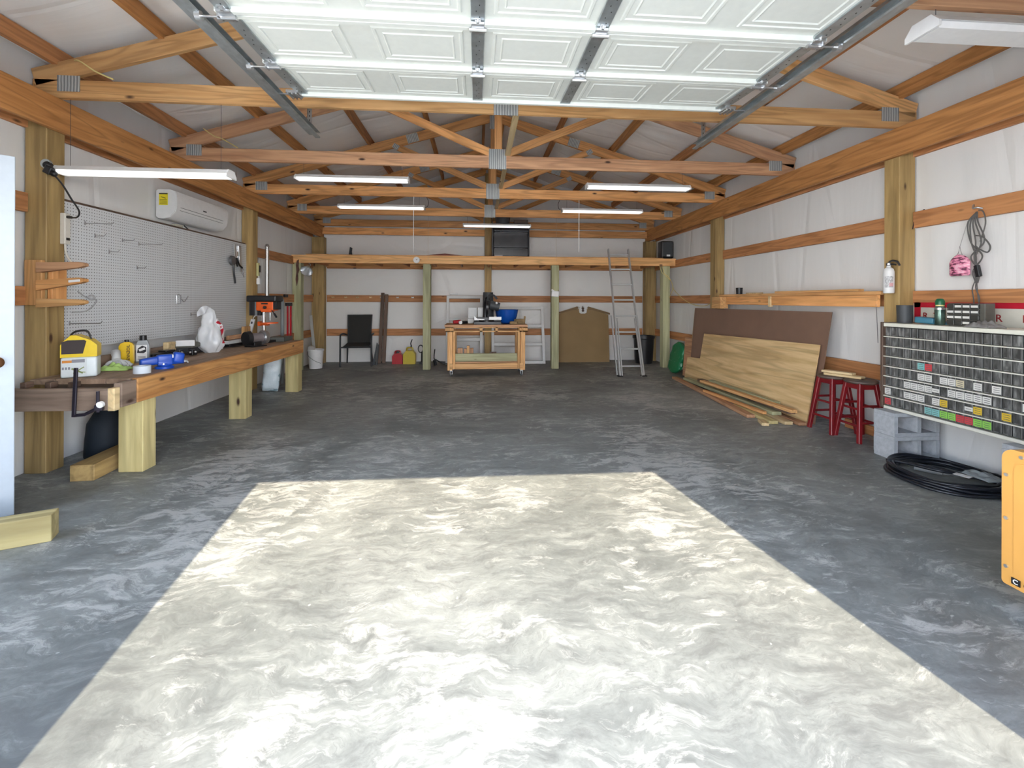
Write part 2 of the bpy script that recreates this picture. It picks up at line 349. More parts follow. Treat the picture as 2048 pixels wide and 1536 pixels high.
# ------------------------------------------------------------------ the setting
XL, XR, YF, YB, XC = -3.36, 3.86, 0.45, 9.62, 0.25
def zc(x): return 3.05+0.30*(x+3.26) if x < XC else 3.05+0.30*(3.76-x)
mk('floor', MB().bx(-3.6, 4.1, 0.0, 9.9, -0.15, 0), CONC, kind='structure')
mk('driveway', MB().bx(-14, 14, -16, 0.0, -0.2, -0.015), mat('driveway_concrete', (0.86, 0.85, 0.80), 0.85, var=0.04), kind='structure')
def wallL(u, v, x=XL, s=1):
    y = 2.3+u*(9.75-2.3); z = v*3.2; return (x+s*0.012*noise.noise(V((y*1.7, z*0.35, 3)))+s*0.010*abs(noise.noise(V((y*3.3, z*.6, 9)))), y, z)
def skin(o, th=0.06):
    s = o.modifiers.new('thickness', 'SOLIDIFY'); s.thickness = th; s.offset = -1; return o
b = MB().grid(lambda u, v: wallL(u, v), 120, 14)
b.bx(XL-.12, XL-.02, 2.27, 9.8, 0, 3.22); b.bx(XL-.12, XL, YF, 1.36, 0, 3.22); b.bx(XL-.12, XL, 1.36, 2.3, 2.12, 3.22)
mk('wall_left', b, WRAPL, kind='structure', smooth=True)
def wallR(u, v):
    y = 0.4+u*9.35; z = v*3.2; return (XR-0.012*noise.noise(V((y*1.7, z*0.35, 30)))-0.012*abs(noise.noise(V((y*3.3, z*.6, 19)))), y, z)
b = MB().grid(wallR, 140, 14); b.bx(XR+.02, XR+.12, 0.4, 9.8, 0, 3.22)
mk('wall_right', b, WRAPL, kind='structure', smooth=True)
def wallB(u, v):
    x = XL-.05+u*(XR-XL+.1); z = v*(zc(x)+0.14); return (x, YB-0.012*noise.noise(V((x*.8, z*2.2, 5)))-0.006*noise.noise(V((x*3, z*5, 5))), z)
b = MB().grid(wallB, 80, 40); b.bx(XL-.1, XR+.1, YB+.03, YB+.12, 0, 3.1)
b.prism([(XL-.1, 3.1), (XR+.1, 3.1), (XC, 4.3)], 0.09, lambda x, z, t: (x, YB+.03+t, z))
mk('wall_back', b, WRAPB, kind='structure', smooth=True)
DX0, DX1 = -1.14, 1.75
b = MB(); b.bx(XL-.12, DX0, YF-.15, YF, 0, 3.1); b.bx(DX1, XR+.12, YF-.15, YF, 0, 3.1); b.bx(DX0, DX1, YF-.15, YF, 2.49, 3.1)
b.prism([(XL-.12, 3.1), (XR+.12, 3.1), (XC, 4.35)], 0.15, lambda x, z, t: (x, YF-.15+t, z))
mk('wall_front', b, WRAPL, kind='structure')
PX = [-3.18, -2.42, -1.57, -0.72, 0.10, 0.40, 1.22, 2.07, 2.92, 3.68]
def roof(side):
    def f(u, v):
        x = (XL-.1+u*(XC-XL+.1)) if side < 0 else (XC+u*(XR+.1-XC)); y = 0.3+v*9.5
        dd = min(abs(x-p) for p in PX); sag = 0.05*math.sin(min(dd/0.42, 1)*PI/2)
        cr = 0.02*abs(noise.noise(V((x*.5+3*side, y*2.3+x*.4*side, 1))))+0.012*noise.noise(V((x*2, y*6, 4)))
        return (x, y, zc(x)+0.135-sag*0.55-cr+0.012)
    b = MB().grid(f, 60, 170)
    e = XL-.4 if side < 0 else XR+.4
    zt = zc(e)+0.19; zr = zc(XC)+.19
    b.prism([(e, zt), (XC, zr), (XC, zr+.05), (e, zt+.05)], 10.4, lambda x, z, t: (x, -0.3+t, z))
    mk('ceiling', b, WRAPC, kind='structure', smooth=True)
roof(-1); roof(1)
# side door leaf standing open at the left
t = thing('side_door', 'open white side door leaf at the left edge of the picture', 'door', (-3.345, 2.30, 0), math.atan2(0.60, 0.60))
DW = mat('door_white', (0.50, 0.57, 0.64), 0.4)  # white leaf, with the blue of the reflected sky put into its base colour
b = MB().box((0.425, 0, 1.08), (0.85, 0.044, 2.12), None, 0.003)
for z0, z1 in ((0.2, 0.95), (1.1, 1.95)):
    for x0, x1 in ((0.12, 0.39), (0.46, 0.73)):
        for s in (-1, 1): b.box(((x0+x1)/2, s*0.023, (z0+z1)/2), (x1-x0, 0.006, z1-z0), None, 0.002)
mk('door_leaf', b, DW, t)
k = mk('knob', MB().lathe([(0.03, 0), (0.03, .006), (.012, .012), (.012, .035), (.027, .045), (.03, .06), (.02, .07), (0, .072)], (0.78, -0.022, 0.93), 20, RM(x=PI/2)), mat('bronze', (0.22, 0.10, 0.05), 0.35, 0.8), t, label='brown metal knob', smooth=True)

# ------------------------------------------------------------------ frame of the building
def post(x0, x1, y0, y1, z1, label, m=POST, group=None):
    o = board('wooden_post', ((x0+x1)/2, (y0+y1)/2, 0), ((x0+x1)/2, (y0+y1)/2, z1), y1-y0, x1-x0, m, None, (1, 0, 0), label, 'post', group, bev=0.004)
    return o
post(-3.34, -3.19, 3.60, 3.75, 2.81, 'thick wooden wall post at the front end of the workbench carrying a peg rack')
post(-3.34, -3.19, 6.68, 6.83, 2.81, 'wooden wall post between the pegboard and the drill press')
post(-3.34, -3.10, 9.40, 9.55, 2.57, 'wooden corner post at back left behind the white bucket')
post(3.69, 3.84, 3.67, 3.82, 2.81, 'wooden wall post on the right with the fire extinguisher')
post(3.69, 3.84, 6.73, 6.88, 2.81, 'wooden wall post on the right at the far end of the wall ledge')
post(3.60, 3.84, 9.40, 9.55, 2.57, 'wooden corner post at back right behind the ladder')
post(0.16, 0.30, 9.42, 9.56, 3.95, 'tall wooden post in the middle of the back wall behind the rolling worktable')
for a, c, l in ((-3.34, -3.19, 'greenish shelf support post at the far end of the workbench'), (-1.0, -0.86, 'greenish shelf support post between the fuel cans and the rolling worktable'),
             (1.41, 1.55, 'greenish shelf support post with a small white box on it'), (3.58, 3.72, 'greenish shelf support post at the right end of the loft shelf')):
    post(a, c, 8.44, 8.58, 1.962, l, GREENW)
# top plates, doubled
def plank(name, p0, p1, wd, ht, m, label, cat, group=None, **k): return board(name, p0, p1, wd, ht, m, None, (0, 0, 1), label, cat, group, **k)
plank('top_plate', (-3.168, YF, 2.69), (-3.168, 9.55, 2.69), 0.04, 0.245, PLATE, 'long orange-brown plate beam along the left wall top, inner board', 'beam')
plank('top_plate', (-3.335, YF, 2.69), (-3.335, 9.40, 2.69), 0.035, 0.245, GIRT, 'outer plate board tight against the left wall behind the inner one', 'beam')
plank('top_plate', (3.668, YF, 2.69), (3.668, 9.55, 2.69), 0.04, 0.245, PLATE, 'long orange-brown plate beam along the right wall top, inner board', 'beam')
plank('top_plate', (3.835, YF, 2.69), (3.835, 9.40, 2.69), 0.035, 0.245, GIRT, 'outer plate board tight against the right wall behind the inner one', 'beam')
plank('rim_board', (-3.14, 9.44, 2.70), (0.155, 9.44, 2.70), 0.04, 0.14, ORANGE, 'lower rim board high on the back wall, left of the middle post', 'board')
plank('rim_board', (0.305, 9.44, 2.70), (3.64, 9.44, 2.70), 0.04, 0.14, ORANGE, 'lower rim board high on the back wall, right of the middle post', 'board')
HN = {2.01: 'top', 1.32: 'middle', 0.62: 'lowest'}
def girt(x, y0, y1, z, where, hh=0.14):
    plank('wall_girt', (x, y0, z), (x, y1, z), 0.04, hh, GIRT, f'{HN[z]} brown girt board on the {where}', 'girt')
for z in HN:
    girt(-3.325, 6.84, 9.39, z, 'left wall past the drill press')
    if z > 1: girt(-3.325, 2.34, 3.59, z, 'left wall beside the white door')
    girt(3.825, 6.89, 9.39, z, 'right wall near the back corner')
    girt(3.825, 3.83, 6.72, z, 'right wall behind the leaning sheets and stools')
    if z > 1: girt(3.825, YF+.02, 3.66, z, 'right wall above the parts cabinet')
    for x0, x1, s in ((-3.09, 0.15, 'left'), (0.31, 3.59, 'right')):
        plank('wall_girt', (x0, 9.57, z), (x1, 9.57, z), 0.04, 0.14, GIRT, f'{HN[z]} brown girt board on the back wall, {s} of the middle post', 'girt')
# purlins on edge over the trusses
for i, x in enumerate(PX):
    z = zc(x)+0.055; s = 'left' if x < XC else 'right'; k = min(i, 9-i)
    nm = ['eave', 'second up from the eave', 'third up from the eave', 'second down from the ridge', 'ridge'][k]
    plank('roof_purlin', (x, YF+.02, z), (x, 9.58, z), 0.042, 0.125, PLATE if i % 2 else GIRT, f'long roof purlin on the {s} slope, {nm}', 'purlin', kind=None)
# trusses
def gus(p, n, wd, ht, par, tilt=0.0, s=-1):
    M = Matrix.Translation(p) @ Matrix.Rotation(tilt, 4, 'Y')
    return mk('gusset_plate', MB().box((0, 0, 0), (wd, 0.003, ht), None), GUS, par, M, world=True)
def truss(y, label, cm, webm=ORANGE):
    T = thing('roof_truss', label, 'roof truss', (XC, y, 2.81), group=None)
    th = 0.04
    if y != 3.67: pass
    board('bottom_chord', (-3.335, y, 2.885), (XC+3.58, y, 2.885), th, 0.14, cm, T)
    for s in (-1, 1):
        xe = XC+s*3.58; hz = 0.067
        board('top_chord', (xe, y, zc(xe)-hz+.003), (XC+s*0.021, y, zc(XC+s*.021)-hz), th, 0.135, cm, T)
        board('web', (XC+s*0.07, y, 2.975), (XC+s*1.42, y, zc(XC+s*1.42)-0.14), 0.038, 0.088, webm, T)
        gus((XC+s*3.33, y-.022, 2.925), 0, 0.16, 0.12, T)
        gus((XC+s*1.20, y-.022, zc(XC+s*1.2)-.07), 0, 0.17, 0.13, T, tilt=s*0.29)
        gus((XC+s*1.44, y-.0215, zc(XC+s*1.44)-.13), 0, 0.09, 0.07, T, tilt=-s*0.5)
    board('king_post', (XC-.01, y, 2.957), (XC-.01, y, zc(XC)-0.135), 0.088, 0.038, webm, T, up=(0, 1, 0))
    gus((XC-.02, y-.022, 2.915), 0, 0.20, 0.23, T); gus((XC-.01, y-.0215, zc(XC)-.16), 0, 0.12, 0.2, T)
    return T
truss(2.15, 'roof truss nearest the camera, above the top right light', BROWNISH)
truss(3.67, 'golden brown roof truss right behind the raised garage door', ORANGE2)
truss(5.18, 'greyish brown roof truss, second behind the garage door', BROWNISH)
truss(6.72, 'orange roof truss, third behind the garage door', ORANGE)
truss(8.22, 'roof truss just in front of the loft shelf', ORANGE)
truss(9.53, 'gable roof truss against the back wall', ORANGE)
plank('lateral_brace', (0.345, YF+.1, 2.965), (0.345, 9.48, 2.965), 0.06, 0.018, PALE, 'narrow pale strip running over the bottom chords just right of centre', 'brace')

# ------------------------------------------------------------------ garage door, raised
gd = thing('garage_door', 'white raised-panel overhead garage door parked under the trusses', 'garage door', (0.29, 2.0, 2.68))
X0, X1 = -1.235, 1.815
bays = [(-1.235, 0.0), (0.0, 0.62), (0.62, 1.815)]
def panel_rects():
    r = []
    for (a, c), n in zip(bays, (2, 1, 2)):
        wdt = (c-a)/n
        for i in range(n): r.append((a+i*wdt+0.075, a+(i+1)*wdt-0.075))
    return r
PS = [(3.20, 2.702), (2.72, 2.672), (2.24, 2.662), (1.76, 2.655), (1.28, 2.645), (0.80, 2.60)]
for i in range(5):
    (ya, za), (yb, zb) = PS[i], PS[i+1]; b = MB()
    M = bmat((0.29, ya, za), (0.29, yb, zb)); ln = math.hypot(ya-yb, za-zb)  # local X runs towards the camera, Y runs along -X world or +X
    sg = 1 if (M @ V((0, 1, 0)) - M.translation).x > 0 else -1
    h = ln/2
    b.box((0, 0, 0.030), (ln-.004, X1-X0, 0.03))
    b.box((-h+.016, 0, 0.004), (0.03, X1-X0, 0.03), None, .003); b.box((h-.016, 0, 0.004), (0.03, X1-X0, 0.03), None, .003)
    for (a, c) in panel_rects():
        ya_, yb_ = sorted(((a-.29)*sg, (c-.29)*sg)); xa, xb = -h+.075, h-.075; prev = None
        for ins, zz in ((0, .015), (.006, .009), (.018, .009), (.024, .0135), (.05, .0135), (.056, .0085), (.064, .013)):
            cur = [b.b.verts.new((x, y, zz)) for x, y in ((xa+ins, ya_+ins), (xb-ins, ya_+ins), (xb-ins, yb_-ins), (xa+ins, yb_-ins))]
            if prev:
                for q in range(4): b._f([prev[q], prev[(q+1) % 4], cur[(q+1) % 4], cur[q]])
            prev = cur
        b._f(prev)
    mk('door_section', b, DOORW, gd, M, world=True)
    for sx in (X0+.045, 0.0, 0.62, X1-.045):
        s = MB(); yl = (sx-.29)*sg; s.box((0, yl, 0.006), (ln-.05, 0.07, 0.014), None, .003)
        s.mi = 1
        for q in range(7): s.box((-h+.07+q*.045, yl+.008*(-1)**q, -0.0015), (0.007, 0.004, 0.002))
        mk('stile', s, [GALV, BLACK], gd, M, world=True, label='galvanised perforated stile')
        if i < 4:
            e = MB(); e.box((h, yl, -0.010), (0.085, 0.066, 0.014), None, .003); e.cyl((h, yl-.042, -.022), (h, yl+.042, -.022), 0.011, n=10)
            for dx, dy in ((-.045, 0), (.045, 0)): e.box((h+dx, yl+dy, -0.003), (0.04, 0.03, 0.005), None, .002); e.cyl((h+dx, yl, -.004), (h+dx, yl, -.016), .007, n=6)
            if sx < -1 or sx > 1.5:
                sg2 = sg*(1 if sx > 0 else -1)
                e.box((h, yl+sg2*.03, -.016), (0.05, 0.012, 0.03), None, .002)
                e.cyl((h, yl+sg2*.02, -.02), (h, yl+sg2*.14, -.02), .006, n=8); e.cyl((h, yl+sg2*.115, -.02), (h, yl+sg2*.14, -.02), .022, n=14)
            mk('hinge', e, STEEL, gd, M, world=True, label='shiny steel hinge')
    if i == 0:
        for s_ in (-1, 1):
            yy = s_*(X1-X0)/2; e = MB(); e.box((-h+.05, yy, -0.008), (0.10, 0.08, 0.02), None, .003)
            for q in range(3): e.box((-h+.05, yy+(q-1)*.026, -0.02), (0.10, 0.010, 0.016), None, .002)
            e.cyl((-h+.05, yy, -.01), (-h+.05, yy+s_*.13, -.01), .006, n=8)
            mk('top_bracket', e, STEEL, gd, M, world=True, label='ribbed silver corner bracket')
def track(x, s, label):
    T = thing('door_track', label, 'door track', (x, 2.3, 2.68)); b = MB()
    P = [(0, .0), (0, .05), (.035, .05), (.04, .042), (.036, .042), (.034, .046), (.004, .046), (.004, .004), (.034, .004), (.036, .009), (.04, .008), (.035, 0)]
    b.prism([(-s*(a-.02), c-.03) for a, c in P], 3.38, lambda a, c, t: (a, -1.8+t, c))
    mk('rail', b, GALV, T)
    b = MB().box((s*.03, -.1, 0.03), (0.003, 3.35, 0.075)); b.box((s*.05, -.1, .066), (.04, 3.35, .003)); b.box((s*.05, -.1, -.006), (.04, 3.35, .003)); mk('angle_iron', b, GALV, T)
    b = MB().box((s*.04, 1.50, 0.12), (0.035, 0.004, 0.22)); b.box((s*.0575, 1.515, .12), (.003, .034, .22)); b.box((s*.04, 1.50, 0.0), (0.05, 0.06, 0.006))
    b.mi = 1
    for q in range(5): b.box((s*.04, 1.4975, .05+q*.035), (.006, .002, .014))
    mk('hanger_bracket', b, [GALV, BLACK], T)
track(-1.33, -1, 'galvanised garage door track on the left side of the raised door')
track(1.93, 1, 'galvanised garage door track on the right side of the raised door')

# ------------------------------------------------------------------ shop lights
LENS = mat('lamp_lens', (0.85, 0.85, 0.85), 0.4, emit=LENS_GLOW)
def shop_light(xc, y, z, label, top, ln=1.24, big=1.0, wires=True, lens=None):
    T = thing('shop_light', label, 'shop light', (xc, y, z), group=None); b = MB(); w_ = .07*big
    b.prism([(-w_, -.0), (-w_*.55, .035*big), (w_*.55, .035*big), (w_, 0)], ln-.02, lambda a, c, t: (-ln/2+.01+t, a, c))
    mk('housing', b, WHITEM, T)
    b = MB(); b.prism([(-w_*.9, -.002), (-w_*.7, -.02*big), (w_*.7, -.02*big), (w_*.9, -.002)], ln-.05, lambda a, c, t: (-ln/2+.025+t, a, c)); mk('lens', b, lens or LENS, T, label='white lens')
    for s in (-1, 1): mk('end_cap', MB().prism([(-w_, -.022*big), (-w_, .0), (-w_*.55, .037*big), (w_*.55, .037*big), (w_, 0), (w_, -.022*big)], .012, lambda a, c, t: (s*(ln/2-.006)-.006+t, a, c)), WHITE, T)
    if wires:
        b = MB()
        for s in (-1, 1): b.tube([(s*(ln/2-.08), 0, .03), (s*(ln/2-.08), 0, top-z)], .0015, 5)
        mk('hanging_wire', b, DGREY, T)
    return T
l1 = shop_light(-2.53, 3.66, 2.262, 'low hung shop light at upper left beside the first post', 2.81, 1.25)
shop_light(-1.39, 5.18, 2.65, 'shop light hanging left of centre, under the second truss', 2.81)
shop_light(1.89, 5.18, 2.63, 'shop light hanging right of centre, under the second truss', 2.81)
a1 = shop_light(-1.39, 6.72, 2.65, 'smaller looking shop light left of centre, under the third truss', 2.81)
a2 = shop_light(1.89, 6.72, 2.65, 'smaller looking shop light right of centre, under the third truss', 2.81)
shop_light(0.36, 8.22, 2.65, 'farthest shop light, hanging in front of the black drawer tower', 2.81)
shop_light(2.90, 2.15, 2.70, 'shop light at the top right corner of the picture', 2.81, big=1.3, lens=WHITE)
for T, s in ((a1, 1), (a2, -1)):
    mk('power_cord', MB().tube(smoothpts([(s*.62, 0, .01), (s*.66, 0, .03), (s*.67, .02, .1), (s*.64, .05, .17)]), .004, 6), BLACK, T)
# pull cords
for x, y, z0, l in ((-0.93, 6.69, 1.99, 'white pull cord hanging from the third truss, left of centre'), (1.53, 6.69, 2.03, 'white pull cord hanging from the third truss, right of centre')):
    mk('white_string', MB().tube([(x, y, 2.81), (x, y, z0)], .0045, 6), WHITE, label=l, cat='cord')
for x, y, z0, l in ((-0.88, 8.19, 2.02, 'thin tan string hanging over the shelf, left of the drawer tower'), (1.45, 8.19, 2.02, 'thin tan string hanging over the shelf, right of the drawer tower')):
    mk('tan_string', MB().tube([(x, y, 2.81), (x, y, z0)], .002, 5), mat('tan_string', (0.5, 0.42, 0.3), .8), label=l, cat='cord')
YW = mat('yellow_wire', (0.75, 0.62, 0.25), 0.5)
mk('electric_wire', MB().tube(smoothpts([(-3.28, 3.9, 3.16), (-3.0, 3.62, 3.09), (-2.85, 3.60, 3.0), (-2.74, 3.62, 2.955)]), .006, 6), YW, label='yellow wire crossing the first truss heel at upper left', cat='wire')
mk('electric_wire', MB().tube(smoothpts([(-2.95, 5.1, 3.14), (-2.85, 5.13, 3.07), (-2.78, 5.14, 3.05), (-2.62, 5.155, 2.96)]), .006, 6), YW, label='yellow wire draped over the left end of the second truss', cat='wire')
mk('electric_wire', MB().tube(smoothpts([(3.55, 8.40, 1.95), (3.60, 8.40, 1.80), (3.72, 8.38, 1.66), (3.76, 8.34, 1.5), (3.79, 8.0, 1.32), (3.80, 7.6, 1.22), (3.80, 7.2, 1.22), (3.80, 6.9, 1.33)]), .006, 6), YW, label='yellow wire looping down beside the right end shelf post', cat='wire')
mk('electric_wire', MB().tube(smoothpts([(3.50, 8.40, 1.95), (3.55, 8.39, 1.82), (3.66, 8.38, 1.76), (3.75, 8.38, 1.56), (3.7, 8.42, 1.35)]), .005, 6), YW, label='shorter yellow wire under the right end of the loft shelf', cat='wire')

# ------------------------------------------------------------------ loft shelf at the back
ls = thing('loft_shelf', 'wide wooden loft shelf across the back wall on four posts', 'shelf', (0.25, 9.0, 1.96))
board('front_beam', (-3.34, 8.415, 2.035), (3.82, 8.415, 2.035), 0.04, 0.145, ORANGE2, ls)
board('back_ledger', (-3.09, 9.52, 2.035), (0.155, 9.52, 2.035), 0.035, 0.14, ORANGE, ls); board('back_ledger', (0.305, 9.52, 2.035), (3.59, 9.52, 2.035), 0.035, 0.14, ORANGE, ls)
for i in range(13):
    x = -3.06+i*.55; board('joist', (x, 8.44, 2.045), (x, 9.50, 2.045), 0.038, 0.12, GIRT, ls)
for i in range(7): board('deck_board', (-3.08, 8.475+i*.15, 2.114), (3.57, 8.475+i*.15, 2.114), 0.14, 0.012, ORANGE, ls)
k = thing('wall_clock', 'small round white dial on the loft shelf front beam', 'dial', (-1.11, 8.392, 2.03))
mk('case', MB().cyl((0, 0, 0), (0, -.025, 0), .058, .058, 28), WHITEM, k, smooth=True); mk('face', MB().cyl((0, -.025, 0), (0, -.027, 0), .046, .046, 28), WHITE, k)
mk('hand', MB().box((.008, -.029, .006), (.026, .003, .005), RM(y=-.6)).box((-.005, -.029, .004), (.018, .003, .005), RM(y=1.2)), DGREY, k)
# drawer tower on the shelf
dt = thing('drawer_tower', 'black plastic three drawer tower on the loft shelf', 'drawer unit', (0.65, 8.86, 2.121))
mk('frame', MB().bx(-.36, -.34, -.2, .2, 0, .66, .004).bx(.34, .36, -.2, .2, 0, .66, .004).bx(-.36, .36, -.2, .2, .635, .66, .004).bx(-.36, .36, -.2, .2, 0, .02, .004).bx(-.34, .34, .18, .2, 0, .66), BLACK, dt)
SMK = mat('smoky_plastic', (0.02, 0.021, 0.025), 0.2, var=.4, vs=4)
for z0, z1 in ((.02, .18), (.19, .49), (.50, .635)):
    d = mk('drawer', MB().bx(-.335, .335, -.2, .17, z0, z1, .012), SMK, dt); mk('handle', MB().tube([(-.32, -.208, z1-.012), (-.1, -.222, z1-.012), (.1, -.222, z1-.012), (.32, -.208, z1-.012)], .009, 8), mat('grey_plastic', (.16, .16, .17), .4), d)
mk('storage_bin', MB().lathe([(.13, 0), (.15, .15), (.175, .16), (.175, .2), (.16, .21)], n=28), DGREY, M=Matrix.Translation((.50, 8.86, 2.782)), label='dark grey tub standing on the black drawer tower', cat='tub', smooth=True)
board('wood_block', (.72, 8.80, 2.825), (.99, 8.80, 2.825), .1, .085, DARKW, label='reddish brown block lying on top of the drawer tower', cat='wood block')
mk('small_box', MB().box((0, 0, .02), (.16, .06, .028), None, .003), mat('grey_tag', (.35, .33, .32), .6), M=Matrix.Translation((.40, 8.50, 2.115)), label='flat grey piece at the foot of the drawer tower', cat='box')
sp = thing('loudspeaker', 'black loudspeaker standing at the right end of the loft shelf', 'speaker', (3.70, 8.60, 2.121))
mk('cabinet', MB().box((0, 0, .17), (.25, .2, .34), None, .035), BLACK, sp, smooth=True); mk('grille', MB().box((0, -.101, .18), (.2, .012, .28), None, .004), DGREY, sp)
mk('badge', MB().box((.01, -.109, .055), (.07, .004, .035), None, .001), WHITE, sp, label='small white badge')
mk('curved_trim', MB().prism([(-.42, 0), (-.2, .028), (0, .045), (.25, .02), (.4, 0)], .1, lambda a, c, t: (a, t, c)), mat('dull_red_brown', (.16, .04, .03), .6), M=Matrix.Translation((-.60, 8.5, 2.121)), label='low curved reddish piece lying on the loft shelf left of the drawer tower', cat='trim')
mk('boot_shape', MB().prism([(-.03, 0), (.03, 0), (.02, .06), (.03, .13), (-.01, .15), (-.02, .07)], .03, lambda a, c, t: (a, t, c)), BLACK, M=Matrix.Translation((-2.33, 8.5, 2.121)), label='small upright black bracket on the loft shelf at left', cat='bracket')
mk('thin_panel', MB().box((0, 0, .006), (.40, .2, .012), None, .002), PALE, M=Matrix.Translation((-2.92, 8.56, 2.121)), label='thin pale strip lying on the left end of the loft shelf', cat='strip')
# things hanging at the left end of the shelf
mk('rusty_saw', MB().prism([(0, 0), (.035, .02), (.03, -.1), (.045, -.16), (.02, -.24), (.025, -.34), (0, -.46), (-.02, -.34), (-.005, -.2), (-.015, -.08)], .008, lambda a, c, t: (a, t, c)), mat('rust', (.09, .04, .03), .8, var=.3, vs=20), M=Matrix.Translation((-3.24, 8.385, 2.0)), label='dark rusty blade hanging on the shelf post past the bench', cat='saw')
k = thing('clamp_lamp', 'clamp lamp wrapped in clear film hanging under the left end of the shelf', 'lamp', (-3.02, 8.36, 1.95))
mk('reflector', MB().lathe([(.03, .0), (.05, -.03), (.1, -.13), (.104, -.14), (.096, -.13), (.045, -.03), (.02, -.01)], (0, 0, -.06), 24, RM(x=-.9)), mat('shiny_film', (.6, .62, .64), .2, .6, bmp=.6, bsc=30), k, smooth=True)
mk('bulb', MB().sph((0, .075, -.15), .04), BLACK, k, smooth=True); mk('hook', MB().tube(smoothpts([(0, 0, .0), (.03, 0, -.02), (.02, 0, -.05), (0, 0, -.07)]), .005, 6), STEEL, k)
# hooks on back girt
for i, x in enumerate((-2.96, -2.70, -2.47, -2.20, -1.98, -1.65, -1.34)):
    h = mk('utility_hook', MB().box((0, 0, 0), (.05, .006, .022), None, .002).tube(smoothpts([(-.018, 0, 0), (-.02, -.03, -.008), (-.018, -.045, .012)]), .006, 6).tube(smoothpts([(.018, 0, 0), (.02, -.03, -.008), (.018, -.045, .012)]), .006, 6),
           WHITE if i > 3 else PALE, M=Matrix.Translation((x, 9.543, 1.345)), cat='hook', group='small hooks along the middle back wall girt',
           label=['pale hook on the middle back girt nearest the left corner', 'second pale hook from the left corner on the back girt', 'pale hook on the back girt directly above the patio chair left side', 'pale hook on the back girt above the patio chair backrest', 'white hook on the back girt just left of the dark planks', 'white hook on the back girt right of the dark planks', 'white hook on the back girt above the yellow fuel can'][i])

# ------------------------------------------------------------------ things along the back wall
ch = thing('patio_chair', 'black mesh patio chair against the back wall', 'chair', (-2.34, 9.08, 0), 0.12)
CHF = mat('chair_frame', (.045, .05, .055), .4, .3)
mk('seat', MB().box((0, -.02, .41), (.46, .46, .025), RM(x=.06), .008), mat('mesh_fabric', (.03, .03, .028), .9), ch)
mk('backrest', MB().prism([(-.20, 0), (.20, 0), (.225, .58), (-.225, .58)], .02, lambda a, c, t: (a, .2+t+c*.22, .40+c)), mat('mesh_fabric', (.03, .03, .028), .9), ch)
mk('back_frame', MB().tube([(-.21, .2, .38), (-.235, .33, .985), (.235, .33, .985), (.21, .2, .38)], .012), CHF, ch)
for s in (-1, 1):
    mk('armrest', MB().tube(smoothpts([(s*.285, -.26, 0.02), (s*.285, -.26, .55), (s*.285, -.2, .62), (s*.285, .1, .62), (s*.24, .26, .58)]), .016), CHF, ch)
    mk('leg', MB().tube([(s*.285, -.26, .012), (s*.285, -.26, .4)], .017), CHF, ch); mk('leg', MB().tube([(s*.25, .33, .012), (s*.22, .2, .42)], .014), CHF, ch)
mk('seat_frame', MB().tube([(-.285, -.26, .385), (.285, -.26, .385)], .014).tube([(-.24, .2, .39), (.24, .2, .39)], .014).tube([(-.24, -.26, .39), (-.24, .2, .39)], .012).tube([(.24, -.26, .39), (.24, .2, .39)], .012), CHF, ch)
for i, (x, h, dy) in enumerate(((-1.955, 1.44, 0), (-1.875, 1.41, .02))):
    board('dark_plank', (x-.01, 9.30+dy, 0.01), (x+.01, 9.50, h), .03, .065, DARKW, None, (1, 0, 0), ('left one' if i == 0 else 'right one')+' of two dark upright planks leaning beside the patio chair', 'plank')
mk('garden_shears', MB().prism([(-.09, 0), (-.04, 0), (.01, .42), (-.01, .44), (-.03, .3)], .02, lambda a, c, t: (a, t+c*.1, c)).prism([(-.03, 0), (.01, 0), (.03, .4), (.01, .4)], .02, lambda a, c, t: (a, t+.03+c*.1, c)), DGREY, M=Matrix.Translation((-1.985, 9.12, 0.0)), label='slim black wedge-shaped tool leaning at the foot of the dark planks', cat='tool')
def jerrycan(nm, x, y, wd, ht, m, label, spout):
    T = thing(nm, label, 'fuel can', (x, y, 0)); hw = wd/2
    mk('body', MB().prism([(-hw, .0), (hw, .0), (hw, ht*.62), (hw*.55, ht*.82), (-hw*.55, ht*.82), (-hw, ht*.6)], wd*.7, lambda a, c, t: (a, t-wd*.35, c)), m, T)
    mk('handle', MB().tube(smoothpts([(-hw*.5, 0, ht*.8), (-hw*.4, 0, ht*.97), (hw*.4, 0, ht*.97), (hw*.5, 0, ht*.8)]), .016, 8), m, T)
    if spout: mk('spout', MB().tube(smoothpts([(.02, 0, ht*.95), (.03, 0, ht*1.1), (.02, 0, ht*1.25), (.05, 0, ht*1.5)]), [.014]*8+[.011]*8+[.009]*3, 8), BLACK, T)
    else: mk('cap', MB().cyl((0, 0, ht*.8), (0, 0, ht*1.0), .028, .024, 14), BLACK, T)
jerrycan('fuel_can', -1.60, 9.30, .21, .26, REDP, 'red plastic fuel can on the floor at the back wall', False)
jerrycan('fuel_can', -1.36, 9.28, .24, .33, mat('can_yellow', (.55, .42, .02), .4), 'yellow plastic fuel can with black spout at the back wall', True)
k = thing('bicycle_pump', 'black tool with a loop handle standing behind the shelf post', 'tool', (-1.14, 9.28, 0))
mk('loop_handle', MB().tube([(.05*math.cos(a*PI/8), 0, .3+.075*math.sin(a*PI/8)) for a in range(16)], .01, 8, True), BLACK, k); mk('shaft', MB().tube([(.03, 0, 0), (.03, 0, .24)], .02, 10).bx(-.02, .07, -.05, .05, 0, .03), BLACK, k)
